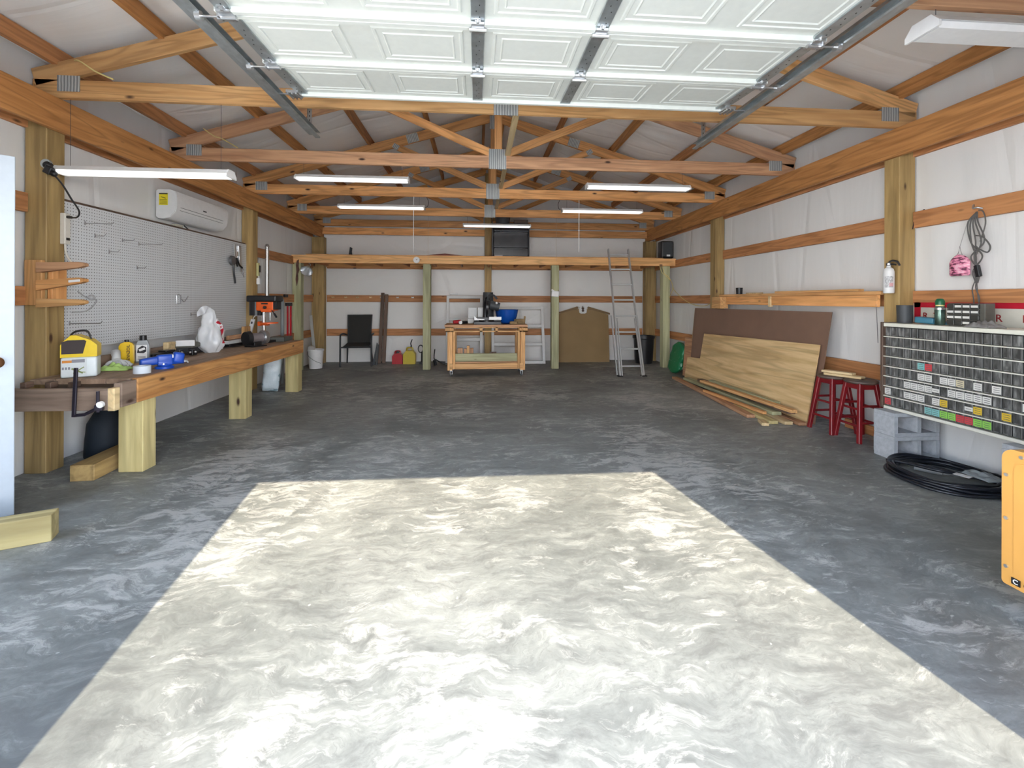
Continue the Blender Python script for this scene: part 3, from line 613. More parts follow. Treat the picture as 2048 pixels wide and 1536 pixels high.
mk('black_cable', MB().tube(smoothpts([(-.82, 8.9, .33), (-.84, 8.95, .15), (-.8, 9.0, .11), (-.72, 9.1, .05), (-.55, 9.1, .012), (-.4, 9.2, .012)]), .010, 6).cyl((-.83, 8.92, .12), (-.80, 8.93, .02), .03, n=10), BLACK, label='black cable end lying on the floor by the second shelf post', cat='cable')
# white bucket with level
k = thing('bucket', 'white bucket holding a silver level, between shelf post and corner', 'bucket', (-3.04, 8.78, 0)); 
mk('pail', MB().lathe([(.115, 0), (.14, .36), (.147, .36), (.147, .33), (.143, .33), (.138, .36), (.11, .02), (0, .02)], n=28), WHITE, k, smooth=True)
mk('bail', MB().tube(smoothpts([(-.14, -.02, .33), (-.10, -.11, .25), (0.02, -.14, .16), (.12, -.08, .1)]), .004, 6), DGREY, k)
tool = mk('spirit_level', MB().box((0, 0, .5), (.05, .025, .95), None, .003), ALU, M=Matrix.Translation((-3.03, 8.76, .03)) @ Matrix.Rotation(-.10, 4, 'Y'), label='silver spirit level standing in the white bucket', cat='level')
mk('rag_ball', MB().sph((0, 0, 0), .07, 14, (1, 1, .8)), mat('grey_white_rag', (.55, .53, .5), .8, bmp=.8, bsc=20), M=Matrix.Translation((-3.10, 8.72, .38)), label='pale rag stuffed in the white bucket top', cat='rag', smooth=True)

# rolling work table
rt = thing('rolling_worktable', 'wooden rolling worktable with lower shelf at the back', 'workbench', (0.165, 7.95, 0))
W2, D2 = .66, .26
board('tabletop', (-.545, 7.95, .86), (.865, 7.95, .86), .62, .035, BROWNISH, rt)
mk('front_rail', MB().bx(-.70, .70, -.29, -.25, .755, .775).bx(-.70, .70, -.29, -.25, .825, .842).bx(-.70, -.62, -.29, -.23, .755, .84).bx(.62, .70, -.29, -.23, .755, .84).bx(-.60, -.56, -.29, -.23, .755, .84).bx(.56, .6, -.29, -.23, .755, .84).bx(-.12, -.07, -.29, -.23, .755, .84).bx(.15, .19, -.29, -.23, .755, .84), ORANGE2, rt)
for sx in (-1, 1):
    for sy in (-1, 1):
        xx, yy = rt.location.x+sx*.62, 7.95+sy*.24
        board('leg', (xx, yy, .10), (xx, yy, .84), .045, .085, ORANGE2, rt, (1, 0, 0)); board('leg_brace', (xx-sx*.07, yy, .13), (xx-sx*.07, yy, .755), .09, .038, ORANGE2, rt, (1, 0, 0))
        c_ = mk('caster', MB().cyl((-.012, 0, .038), (.012, 0, .038), .037, .037, 18), DGREY, rt, Matrix.Translation((sx*.60, sy*.24, 0))); mk('fork', MB().bx(-.02, -.015, -.015, .015, .03, .1).bx(.015, .02, -.015, .015, .03, .1).bx(-.02, .02, -.02, .02, .09, .1), STEEL, c_)
for y in (7.705, 8.195): board('bottom_rail', (-.46, y, .17), (.79, y, .17), .038, .1, ORANGE2, rt)
board('shelf_board', (-.40, 7.95, .232), (.73, 7.95, .232), .46, .02, BROWNISH, rt)
board('green_board', (-.42, 7.76, .312), (.72, 7.76, .312), .04, .135, GREENW, label='pale green treated board standing on the lower shelf of the worktable', cat='board')
for i, (x, h, w_) in enumerate(((-.36, .09, .05), (-.29, .17, .09), (-.20, .16, .045), (-.15, .21, .05), (-.09, .17, .06), (.28, .1, .12), (.40, .07, .14))):
    board('wood_offcut', (x, 7.86, .243), (x, 7.86, .243+h+.05), .06, w_, [ORANGE2, BROWNISH, BROWNISH, ORANGE2, BROWNISH, DARKW, DARKW][i], None, (1, 0, 0),
          ['lowest leftmost offcut', 'wide brown offcut at left', 'narrow offcut third from left', 'tallest offcut in the left cluster', 'offcut at the right of the left cluster', 'dark offcut right of the gap', 'rightmost dark low offcut'][i]+' on the lower shelf of the worktable', 'wood offcut')
# miter saw
ms = thing('miter_saw', 'black miter saw with white fence labels on the rolling worktable', 'saw', (.165, 7.77, .878))
mk('base', MB().bx(-.22, .25, -.12, .14, 0, .05, .006).cyl((0, 0, .05), (0, 0, .075), .13, .13, 24), BLACK, ms, smooth=True)
mk('fence', MB().bx(-.22, .25, .03, .05, .05, .12, .004), BLACK, ms)
mk('fence_label', MB().bx(.04, .25, -.125, -.12, .085, .135), WHITE, ms, label='white label strip'); mk('fence_label', MB().prism([(-.21, .08), (-.03, .08), (-.05, .095), (-.16, .105), (-.215, .15)], .004, lambda a, c, t: (a, -.125+t, c)), WHITE, ms)
mk('arm', MB().tube(smoothpts([(-.02, .10, .06), (-.02, .10, .25), (-.01, .05, .38), (.01, -.03, .44)]), .042, 12), BLACK, ms, smooth=True)
mk('motor', MB().cyl((.06, .0, .34), (.22, 0, .30), .075, .07, 20), DGREY, ms, smooth=True); mk('blade_guard', MB().cyl((-.01, -.03, .30), (.03, -.03, .30), .13, .13, 28), BLACK, ms, smooth=True)
mk('handle', MB().tube(smoothpts([(.02, -.08, .40), (.02, -.13, .45), (.04, -.08, .5), (.12, -.02, .5), (.18, 0, .44)]), .018, 10), DGREY, ms, smooth=True); mk('knob', MB().sph((.17, -.07, .37), .02), WHITE, ms, smooth=True)
mk('mixing_bowl', MB().lathe([(.10, 0), (.17, .05), (.205, .16), (.225, .27), (.235, .275), (.215, .27), (.19, .15), (.0, .02)], n=36), mat('bucket_blue', (.004, .07, .38), .25), M=Matrix.Translation((.53, 8.03, .878)) @ Matrix.Scale(.92, 4), label='blue plastic tub on the rolling worktable', cat='tub', smooth=True)
k = thing('metal_bins', 'pair of pale grey square cases standing on the worktable behind the saw', 'case', (0.0, 8.08, .878))
for x in (-.08, .09): mk('case_door', MB().box((x, 0, .19), (.155, .12, .2), None, .008).box((x, -.062, .19), (.11, .004, .14), None, .002).box((x, -.066, .20), (.04, .004, .01)), mat('pale_grey_metal', (.5, .51, .5), .4), k)
mk('case_base', MB().box((-.08, 0, .045), (.17, .12, .088), None, .005).box((.09, 0, .045), (.155, .12, .088), None, .005), mat('pale_grey_metal', (.5, .51, .5), .4), k)
k = thing('cordless_drill', 'small red and black drill lying on the left of the worktable', 'drill', (-.30, 7.80, .878), .3)
mk('body', MB().cyl((-.11, 0, .04), (0.02, 0, .045), .03, .035, 14), REDP, k, smooth=True); mk('grip', MB().box((.08, .01, .03), (.14, .05, .045), RM(z=.3), .012), BLACK, k, smooth=True); mk('chuck', MB().cyl((.0, -.08, .035), (0, -.05, .035), .03, .03, 14), WHITE, k)
mk('scrap_heap', MB().box((0, 0, .045), (.16, .12, .09), RM(z=.3), .02).box((-.1, -.06, .025), (.14, .08, .05), RM(z=-.3), .015).box((.09, -.02, .07), (.03, .03, .14), RM(y=.1), .008), mat('tan_scrap', (.25, .17, .08), .8, var=.4, vs=12), M=Matrix.Translation((.74, 7.86, .878)), label='small heap of brown scraps at the right end of the worktable', cat='scraps')
mk('motor_drum', MB().cyl((0, 0, 0), (0, 0, .56), .11, .09, 20), DGREY, M=Matrix.Translation((.20, 8.15, .878)), label='dark upright canister behind the miter saw', cat='canister', smooth=True)
# white screen frames leaning
def frame(nm, x0, x1, y0, y1, ht, rails, label, ups=()):
    T = thing(nm, label, 'frame', ((x0+x1)/2, y0, 0)); hw = (x1-x0)/2; a = math.asin((y1-y0)/ht); M = Matrix.Rotation(-a, 4, 'X')
    for s in (-1, 1): mk('upright', MB().box((s*(hw-.028), 0, ht/2), (.056, .03, ht), None, .003), WHITEM, T, M)
    for u in ups: mk('upright', MB().box((u-(x0+x1)/2, .012, ht/2), (.03, .02, ht), None, .003), WHITEM, T, M)
    for z in rails: mk('rail', MB().box((0, -.001, z), (2*hw-.112, .028, .06), None, .003), WHITEM, T, M)
frame('window_frame', -.63, .12, 9.12, 9.44, 1.42, (.03, .50, .92, 1.39), 'pale metal frame leaning at the back, left behind the worktable')
frame('window_frame', .30, 1.40, 9.12, 9.45, 1.20, (.03, .40, .79, 1.17), 'wider pale metal frame leaning at the back, right behind the worktable', (.92,))
mk('paper_box', MB().box((0, 0, .02), (.16, .05, .03), None, .004), WHITE, M=Matrix.Translation((-.48, 9.43, 1.405)), label='small white strip on top of the left pale frame', cat='box')
# headboard
k = thing('headboard', 'tan pediment-topped headboard leaning against the back wall', 'headboard', (2.24, 9.30, 0)); Mh = Matrix.Rotation(-.1, 4, 'X')
mk('panel', MB().prism([(-.55, 0), (.55, 0), (.55, 1.0), (.19, 1.12), (-.19, 1.12), (-.55, 1.0)], .02, lambda a, c, t: (a, t, c)), MDF, k, Mh)
for s in (-1, 1): mk('pediment', MB().prism([(s*.58, 1.0), (s*.58, 1.035), (s*.12, 1.17), (s*.10, 1.15), (s*.12, 1.09), (s*.2, 1.10)], .03, lambda a, c, t: (a, t-.02, c)), mat('tan_dark', (.19, .115, .045), .6), k, Mh)
mk('finial', MB().lathe([(.015, 0), (.03, .02), (.012, .04), (.03, .07), (.012, .1), (0, .12)], (0, -.012, 1.06), 14), DARKW, k, Mh, smooth=True)
mk('ornament_panel', MB().prism([(-.075, 1.04), (-.04, 1.02), (.04, 1.02), (.075, 1.04), (.085, 1.1), (.05, 1.17), (-.05, 1.17), (-.085, 1.1)], .01, lambda a, c, t: (a, t-.012+.001, c)), WHITEM, k, Mh, label='pale cut-out between the pediment halves')
mk('trash_can', MB().lathe([(.17, 0), (.2, .5), (.225, .52), (.225, .57), (.21, .57), (.18, .05), (0, .04)], n=32), BLACK, M=Matrix.Translation((3.46, 9.12, 0)), label='black trash can in the back right corner behind the ladder', cat='trash can', smooth=True)
# ladder
ld = thing('extension_ladder', 'aluminium extension ladder leaning on the loft shelf', 'ladder', (2.64, 7.50, 0)); a0 = V((2.64, 7.50, 0)); a1_ = V((2.67, 8.37, 2.27)); dL = (a1_-a0).length; dv = (a1_-a0).normalized()
nrm = dv.cross(V((1, 0, 0))).normalized()
for s in (-1, 1):
    q0, q1 = a0+V((s*.205, 0, 0)), a1_+V((s*.19, 0, 0))
    board('side_rail', q0, q1, .06, .022, ALU, ld, (1, 0, 0), bev=.003)
    q0 = a0+V((s*.175, -.045, 0)); q1 = a0+V((s*.16, -.045, 0))+dv*1.05
    board('side_rail', q0+V((0, .02, 0)), q1+V((0, .02, 0)), .03, .02, ALU, ld, (1, 0, 0), bev=.003)
    board('side_rail', a0+V((s*.24, .06, 0)), a0+V((s*.235, .06, 0))+dv*1.1, .04, .018, ALU, ld, (1, 0, 0), bev=.003)
    mk('foot', MB().box((0, 0, .012), (.09, .09, .02), None, .004), RUB, ld, Matrix.Translation(V((s*.21, 0, 0))))
for i in range(8):
    p = a0+dv*(.18+i*.305); w_ = .19; board('rung', p-V((w_, 0, 0)), p+V((w_, 0, 0)), .03, .03, ALU, ld, bev=.008)
k = thing('paper_roll_box', 'small white crumpled box fixed to the third shelf post', 'box', (1.47, 8.406, 1.42)); mk('box', MB().box((0, 0, 0), (.14, .07, .11), RM(y=.12), .012), WHITE, k); mk('flap', MB().box((-.05, -.035, .06), (.06, .03, .03), RM(y=.5), .008), WHITE, k)

# ------------------------------------------------------------------ workbench on the left
wb = thing('workbench', 'long wooden workbench with dark top along the left wall', 'workbench', (-2.85, 5.0, 0))
BT = 0.722
for i in range(4):
    x = -3.10+i*.17; board('top_plank', (x, 3.47, BT-.02), (x, 6.60, BT-.02), .165, .038, BENCHTOP, wb)
board('apron', (-2.475, 3.47, .635), (-2.475, 6.60, .635), .04, .175, APRON, wb)
board('backboard', (-3.165, 3.80, .77), (-3.165, 6.60, .77), .03, .10, JAW, wb)
for y in (3.655, 5.16, 6.60):
    mk('leg', MB().box((0, 0, 0), (.55, .14, .175), None, .004), LEGW, wb, bmat((-2.587, y, 0), (-2.587, y, .55), (1, 0, 0)), world=True)
board('cross_rail', (-3.18, 3.62, .62), (-2.5, 3.62, .62), .04, .14, JAW, wb)
vs = thing('bench_vise', 'wooden end vise with dark jaw board at the near end of the workbench', 'vise', (-2.85, 3.38, .62))
board('jaw', (-3.23, 3.30, .612), (-2.513, 3.30, .612), .045, .15, JAW, vs); board('guide', (-3.15, 3.40, .60), (-2.52, 3.40, .60), .10, .10, JAW, vs)
board('light_block', (-2.49, 3.275, .61), (-2.49, 3.325, .61), .044, .155, PALE, vs); board('end_block', (-2.488, 3.33, .63), (-2.488, 3.468, .63), .055, .17, JAW, vs)
for x in (-3.14, -2.98, -2.83): board('dog', (x, 3.375, .695), (x, 3.435, .695), .04, .04, DARKW, vs)
cl = thing('bar_clamp', 'dark iron clamp bar standing upright in front of the vise', 'clamp', (-2.69, 3.24, .52))
mk('bar', MB().box((0, 0, .15), (.022, .014, .33), RM(y=.04), .002), IRON, cl)
mk('lower_arm', MB().tube([(0.0, 0, -.005), (.06, 0, 0), (.12, 0, .03), (.17, .0, .05)], .011, 8), IRON, cl)
mk('screw', MB().cyl((.16, -.02, .02), (.16, -.02, .16), .01, .01, 10).box((.165, -.015, .05), (.05, .03, .04), None, .008), IRON, cl); mk('swivel_pad', MB().cyl((.185, -.02, .075), (.185, -.04, .072), .021, .021, 20), WHITE, cl, label='round white pad')

# sprayer
spr = thing('sprayer', 'yellow and white battery sprayer jug at the near end of the workbench', 'sprayer', (-2.945, 3.60, BT), .50); spr.scale = (.74, .85, 1)
SW = mat('bottle_white', (.72, .78, .78), .35)
mk('tank', MB().box((0, 0, .075), (.27, .17, .15), None, .02), SW, spr, smooth=True)
mk('hood', MB().prism([(-.135, .15), (.135, .15), (.135, .235), (.09, .27), (-.02, .31), (-.06, .31), (-.11, .27), (-.135, .24)], .17, lambda a, c, t: (a, t-.085, c)), YEL, spr)
mk('vent', MB().prism([(-.125, .175), (.03, .175), (.055, .265), (.04, .275), (-.08, .275), (-.125, .262)], .006, lambda a, c, t: (a, t-.091, c)), mat('vent_brown', (.035, .022, .02), .6), spr, label='dark grille')
mk('handle', MB().tube(smoothpts([(-.09, 0, .28), (-.06, 0, .325), (0, 0, .34), (.05, 0, .33), (.075, 0, .27)]), .008, 8), BLACK, spr)
LB = [mat('label_white', (.7, .74, .73), .5), mat('label_orange', (.7, .25, .03), .5), mat('label_grey', (.25, .25, .28), .5), mat('label_green', (.28, .33, .12), .5)]
b = MB(); b.bx(-.125, .06, -.0895, -.0875, .02, .14); b.mi = 1; b.bx(-.12, -.05, -.0905, -.0885, .11, .128); b.mi = 2; b.bx(-.05, .045, -.0905, -.0885, .11, .134)
for q in range(3): b.bx(-.12+q*.022, -.106+q*.022, -.0905, -.0885, .062, .08)
b.mi = 3; b.box((-.01, -.0895, .05), (.09, .002, .012), RM(y=.4)); b.box((.0, -.0895, .055), (.09, .002, .008), RM(y=-.5)); b.box((.02, -.0895, .04), (.06, .002, .006), RM(y=.1))
mk('front_label', b, LB, spr, label='printed front label with orange stripe')
mk('foot_ring', MB().box((0, 0, .006), (.25, .15, .012), None, .003), DGREY, spr)
# towel, gloves
def cloth(nm, wd, dp, ht, m, M, label, cat, seed):
    def f(u, v):
        x, y = (u-.5)*wd, (v-.5)*dp; e = (math.sin(u*PI)*math.sin(v*PI))**.6
        return (x*(1+.2*noise.noise(V((u*3, v*3, seed)))), y*(1+.3*noise.noise(V((u*3, v*3, seed+5)))), .004+ht*e*(.35+.9*abs(noise.noise(V((u*4, v*4, seed+9))))))
    b = MB().grid(f, 22, 22); o = mk(nm, b, m, M=M, label=label, cat=cat, smooth=2); skin(o, .004); return o
cloth('green_cloth', .26, .16, .09, mat('lime_cloth', (.42, .62, .18), .9), Matrix.Translation((-2.93, 3.90, BT)) @ Matrix.Rotation(.2, 4, 'Z') @ Matrix.Diagonal((.8, .9, .7, 1)), 'lime green cloth crumpled beside the sprayer', 'cloth', 2)
gl = thing('work_glove', 'pale grey work glove heaped against the yellow oil bottle', 'glove', (-3.03, 4.05, BT), -.5); gl.scale = (.85, .85, .85); GLV = mat('glove_grey', (.6, .61, .6), .85, bmp=.6, bsc=40)
b = MB(); b.sph((0, 0, .045), .05, 14, (1.1, 1, .9)); 
for q, (x, y, z) in enumerate(((.07, -.06, .02), (.09, -.02, .018), (.10, .03, .02), (.08, .065, .03), (-.02, -.08, .02))): b.tube(smoothpts([(0, 0, .045), (x*.6, y*.6, .05), (x, y, z), (x*1.25, y*1.2, .016)]), [.022]*12+[.016]*7, 8)
b.tube([(-.02, .0, .06), (-.06, .02, .10), (-.10, .03, .145)], [.035, .035, .04], 12)
mk('glove_body', b, GLV, gl, smooth=2)
# bottles
def bottle(nm, loc, rz, w_, d_, h, m, capm, label, capr=.016, caph=.02, shoulder=.82):
    T = thing(nm, label, 'bottle', loc, rz); pr = [(-w_, .0), (w_, .0), (w_*1.02, h*.1), (w_, h*shoulder), (w_*.75, h*.94), (capr*1.1, h*1.0), (-capr*1.1, h), (-w_*.75, h*.94), (-w_, h*shoulder), (-w_*1.02, h*.1)]
    b = MB().prism(pr, d_, lambda a, c, t: (a, t-d_/2, c)); bmesh.ops.bevel(b.b, geom=[e for e in b.b.edges if abs((e.verts[0].co-e.verts[1].co).y) < 1e-4], offset=.008, segments=2, affect='EDGES')
    mk('body', b, m, T, smooth=True); mk('cap', MB().cyl((0, 0, h), (0, 0, h+caph), capr, capr*.95, 20), capm, T, smooth=True); return T
ob = bottle('oil_bottle', (-3.10, 4.25, BT), .42, .052, .055, .195, mat('oil_yellow', (.80, .52, .01), .35), BLACK, 'yellow motor oil bottle with black lettering on the workbench')
text('lettering', 'PENNZOIL', .032, Matrix.Translation((.018, -.0315, .095)) @ Matrix.Rotation(PI/2, 4, 'X') @ Matrix.Rotation(PI/2, 4, 'Z'), BLACK, ob)
gb = bottle('oil_bottle', (-3.04, 4.36, BT), .42, .048, .065, .20, mat('grey_bottle', (.33, .35, .36), .3, .2), BLACK, 'grey bottle with big black cap standing right of the yellow one', .028, .045, .75)
b = MB(); b.bx(-.042, .036, -.037, -.035, .015, .16); b.mi = 1; b.prism([(-.036, .09), (.01, .085), (.03, .10), (.03, .14), (.0, .155), (-.03, .13)], .003, lambda a, c, t: (a, -.039+t, c)); b.mi = 0; b.box((.0, -.0395, .12), (.045, .002, .02), RM(y=-.4)); b.mi = 2
for q in range(3): b.bx(-.03, .025, -.038, -.0365, .03+q*.012, .034+q*.012)
mk('front_label', b, [WHITE, BLACK, DGREY], gb, label='black and white label')
# tape roll, vise blue
mk('tape_roll', MB().lathe([(.035, 0), (.056, 0), (.056, .058), (.035, .058), (.035, 0)], n=32), mat('tape_white', (.68, .74, .80), .5), M=Matrix.Translation((-2.60, 3.72, BT)), label='white tape roll lying in front of the blue vise', cat='tape', smooth=True)
bv = thing('machine_vise', 'blue metal bench vise at the front edge of the workbench', 'vise', (-2.60, 3.97, BT), .75); bv.scale = (.78, .78, .92)
mk('base', MB().lathe([(.085, 0), (.085, .018), (.06, .028), (.05, .05)], n=24).box((0, 0, .05), (.13, .1, .04), None, .01), BLUE, bv, smooth=True)
mk('fixed_jaw', MB().box((.0, 0, .085), (.14, .10, .08), None, .02).box((-.11, .0, .072), (.20, .085, .07), RM(y=-.10), .022), BLUE, bv, smooth=True)
mk('moving_jaw', MB().box((.12, 0, .088), (.10, .10, .10), RM(y=.2), .025).cyl((.05, 0, .05), (.17, 0, .05), .02, .02, 14), BLUE, bv, smooth=True)
mk('jaw_plate', MB().box((.065, -.005, .108), (.012, .09, .03), None, .002), STEEL, bv, label='bright steel jaw plate'); mk('screw_handle', MB().cyl((.17, 0, .05), (.205, 0, .05), .012, n=12).cyl((.195, -.06, .045), (.195, .06, .055), .006, n=10).sph((.195, -.06, .045), .01).sph((.195, .06, .055), .01), STEEL, bv, smooth=True)
mk('lock_screw', MB().cyl((-.02, -.05, .045), (-.02, -.08, .045), .008, n=10), STEEL, bv)
# middle of bench clutter
k = thing('drill_case', 'long flat black case lying behind the blue vise', 'case', (-3.04, 4.62, BT), 1.45); mk('shell', MB().box((0, 0, .03), (.34, .1, .06), None, .008).box((.05, 0, .068), (.12, .08, .018), None, .004), BLACK, k); mk('latch', MB().box((-.04, .052, .035), (.03, .006, .02)), DGREY, k)
k = thing('folded_tarp', 'flat grey bundle stacked on the bench below the pegboard', 'bundle', (-3.04, 5.08, BT), 0); k.scale = (.75, .75, 1); mk('bundle', MB().box((0, 0, .10), (.30, .52, .045), RM(x=.03), .015), mat('grey_green', (.14, .14, .12), .8, bmp=.4), k); mk('support_block', MB().box((-.02, -.05, .04), (.2, .36, .076), None, .01), DGREY, k)
mk('white_board', MB().box((0, 0, .0), (.16, .012, .06), None, .002), WHITE, M=Matrix.Translation((-2.98, 4.86, BT+.125)) @ Matrix.Rotation(.35, 4, 'Z'), label='small white card on the front of the grey bundle', cat='card')
mk('wood_spacer', MB().box((0, 0, .07), (.05, .12, .14), None, .003), PALE, M=Matrix.Translation((-3.12, 4.84, BT)), label='upright pale wood block under the pegboard edge', cat='wood block')
k = thing('trigger_clamp', 'black trigger clamp with bright bolts by the grey bundle', 'clamp', (-2.90, 4.78, BT), 1.3); mk('bar', MB().box((0, 0, .035), (.26, .02, .02), None, .003).box((-.10, 0, .04), (.05, .05, .07), None, .01).box((.05, 0, .035), (.06, .045, .06), None, .01), BLACK, k)
mk('bolt', MB().sph((-.1, -.03, .05), .012).sph((.05, -.03, .04), .011).sph((.0, -.02, .04), .01), STEEL, k, smooth=True)
k = thing('bucket', 'white pail with printed label standing behind the plastic bag', 'bucket', (-3.03, 5.46, BT)); mk('pail', MB().lathe([(.085, 0), (.105, .2), (.112, .2), (.112, .215), (.104, .215), (.098, .2), (.08, .01), (0, .01)], n=28), WHITE, k, smooth=True)
b = MB()
for q in range(4): b.lathe([(.0925+q*.0035, .04+q*.035), (.0932+q*.0035, .048+q*.035)], n=28)
b = MB(); b.grid(lambda u, v: ((.088+v*.012+.002)*math.cos(-2.3+u*1.5), (.088+v*.012+.002)*math.sin(-2.3+u*1.5), .03+v*.12), 10, 3); mk('printed_label', b, mat('label_greytext', (.45, .48, .5), .5, var=.4, vs=60), k)
# plastic bag
pb = thing('plastic_bag', 'clear plastic bag with red print standing on the workbench', 'bag', (-2.87, 5.12, BT), .4)
BAGW = mat('bag_film', (.80, .82, .84), .22, alpha=.72, bmp=1.0, bsc=16); 
def bagf(u, v):
    a = u*2*PI; z = v*.46; r = .088*(.80+.55*math.sin(min(1, v*1.5)*PI)**.7*.6)*(1-.35*v**2)*(1+.30*noise.noise(V((math.cos(a)*2.2, math.sin(a)*2.2, z*9))))*(.7+.3*min(1, v*7))
    if v > .93: r *= max(.25, 1-(v-.93)*11)
    return (r*1.25*math.cos(a)-.035*v+.01*noise.noise(V((z*12, a, 1))), r*.9*math.sin(a), z+.03*math.cos(a)*v)
mk('film', MB().grid(bagf, 36, 30), BAGW, pb, smooth=2)
mk('red_print', MB().grid(lambda u, v: tuple(V(bagf(.93+u*.10, .2+v*.55))*1.0+V((.004, 0, 0))), 6, 16), m_bag('red_print', (.5, .01, .03), (.85, .85, .86), 14, .54), pb, smooth=2)
mk('bag_ears', MB().grid(lambda u, v: ((u-.5)*.15-.06, .03*math.sin(u*9+v*2), .385+.09*v*(.6+.4*math.sin(u*PI))+.03*math.sin(u*PI)), 10, 4), BAGW, pb, smooth=2)
# planer / long tools in front of post
k = thing('hand_planer', 'long white and black tool lying at the far part of the bench', 'tool', (-2.98, 5.86, BT), 1.5); mk('body', MB().box((0, 0, .055), (.44, .06, .04), None, .005), WHITEM, k); mk('sole', MB().box((.02, 0, .02), (.46, .07, .034), None, .004), BLACK, k); mk('side_plate', MB().box((0, .01, .11), (.36, .03, .05), None, .004), BROWNISH, k)
board('short_block', (-3.12, 6.36, BT), (-3.12, 6.36, BT+.21), .05, .14, ORANGE2, label='short upright board end at the foot of the middle left post', cat='board', up=(0, 1, 0))
# bench grinder
bgd = thing('bench_grinder', 'black and silver bench grinder on the workbench', 'grinder', (-2.70, 5.74, BT), 1.05)
mk('base', MB().box((0, 0, .008), (.2, .14, .016), None, .004).box((0, 0, .035), (.1, .09, .05), None, .01), BLACK, bgd); mk('motor', MB().cyl((-.075, 0, .105), (.075, 0, .105), .06, .06, 24), mat('grinder_grey', (.28, .25, .26), .35, .5), bgd, smooth=True)
for s in (-1, 1):
    g = mk('wheel_guard', MB().cyl((s*.085, 0, .105), (s*.135, 0, .105), .088, .08, 28), BLACK if s < 0 else STEEL, bgd, smooth=True); mk('guard_ring', MB().cyl((s*.08, 0, .105), (s*.088, 0, .105), .065, .065, 24), STEEL, g, smooth=True)
mk('power_cord', MB().tube(smoothpts([(-.05, .06, .03), (-.16, .1, .01), (-.28, .2, .012), (-.38, .36, .03), (-.42, .5, .04)]), .005, 6), BLACK, bgd)
# power strip by post
k = thing('power_strip', 'white power strip leaning beside the middle left post on the bench', 'power strip', (-3.15, 6.55, .875), rot=RM(y=.22)); mk('body', MB().box((0, 0, 0), (.05, .03, .30), None, .006), WHITE, k); mk('plug', MB().box((0, -.03, -.03), (.035, .035, .03), None, .006), BLACK, k); mk('plug', MB().box((0, -.03, -.11), (.035, .035, .03), None, .006), BLACK, k); mk('switch', MB().box((0, -.017, .10), (.02, .01, .03)), DGREY, k)
mk('cord', MB().tube(smoothpts([(0, 0, .15), (.02, -.01, .20), (.09, -.01, .21), (.15, 0, .15), (.13, 0, .0)]), .005, 6), WHITE, k); mk('plug_cord', MB().tube(smoothpts([(0, -.045, -.11), (.02, -.1, -.12), (.1, -.3, -.125), (.17, -.45, -.12)]), .005, 6), BLACK, k)
# drill press
dp = thing('drill_press', 'orange and black drill press at the far end of the workbench', 'drill press', (-2.86, 6.30, BT), -.1)
mk('base', MB().box((.02, -.02, .015), (.22, .26, .03), None, .006), BLACK, dp); mk('column', MB().cyl((0, 0, .03), (0, 0, .56), .024, .024, 20), mat('chrome', (.8, .8, .82), .15, 1), dp, smooth=True)
mk('table', MB().cyl((.10, -.05, .255), (.10, -.05, .27), .11, .11, 30).box((.02, 0, .245), (.10, .05, .04), None, .008).box((-.05, 0, .25), (.04, .07, .06), None, .01), ORG, dp, smooth=True)
mk('head', MB().box((.06, -.02, .49), (.24, .14, .13), None, .018).box((.08, -.05, .43), (.14, .10, .05), None, .015), ORG, dp, smooth=True)
mk('belt_cover', MB().box((.02, -.01, .585), (.40, .20, .085), None, .022), BLACK, dp, smooth=True); mk('motor', MB().cyl((-.11, 0, .36), (-.11, 0, .555), .078, .078, 26), BLACK, dp, smooth=True)
mk('switch_box', MB().box((.195, -.03, .50), (.05, .12, .12), None, .012), BLACK, dp); mk('name_plate', MB().box((.06, -.0915, .52), (.09, .003, .02)), BLACK, dp); mk('depth_knob', MB().cyl((.07, -.09, .47), (.07, -.115, .47), .02, .02, 16), BLACK, dp)
mk('chuck', MB().cyl((.12, -.06, .40), (.12, -.06, .34), .018, .014, 16), STEEL, dp, smooth=True); mk('spindle', MB().cyl((.12, -.06, .34), (.12, -.06, .29), .005, n=8), STEEL, dp)
mk('feed_handle', MB().cyl((.16, -.09, .43), (.22, -.11, .36), .006, n=8).cyl((.195, -.10, .39), (.235, -.115, .34), .013, n=10), BLACK, dp)
mk('flat_tray', MB().box((0, 0, .03), (.22, .3, .06), None, .006), mat('grey_tray', (.10, .11, .10), .6), M=Matrix.Translation((-2.95, 6.5, BT)).copy() @ Matrix.Translation((.22, 0, 0)), label='low dark tray behind the drill press base', cat='tray')
# tall items past the bench end
mk('grey_pipe', MB().cyl((-3.0, 7.22, 0), (-3.02, 7.26, 1.30), .026, .026, 18), mat('grey_pipe_m', (.22, .25, .26), .5), label='grey plastic pipe standing on end past the drill press', cat='pipe', smooth=True)
for i, dx in enumerate((0, .045)):
    k = thing('pipe_clamp', ('left' if i == 0 else 'right')+' red bar clamp standing on end beside the grey pipe', 'clamp', (-2.955+dx*1.0, 7.30, 0)); mk('bar', MB().box((0, 0, .6), (.022, .03, 1.2), None, .003), REDP, k); mk('head', MB().box((0, -.02, 1.22), (.04, .08, .05), None, .008), BLACK, k)
mk('metal_flue', MB().cyl((-3.27, 7.30, 1.26), (-3.27, 7.30, 2.12), .03, .03, 20).cyl((-3.27, 7.30, 2.12), (-3.27, 7.30, 2.16), .036, .02, 20), mat('foil_metal', (.62, .62, .62), .25, .9, bmp=.5), label='shiny metal conduit pipe upright on the left wall past the middle post', cat='pipe', smooth=True)
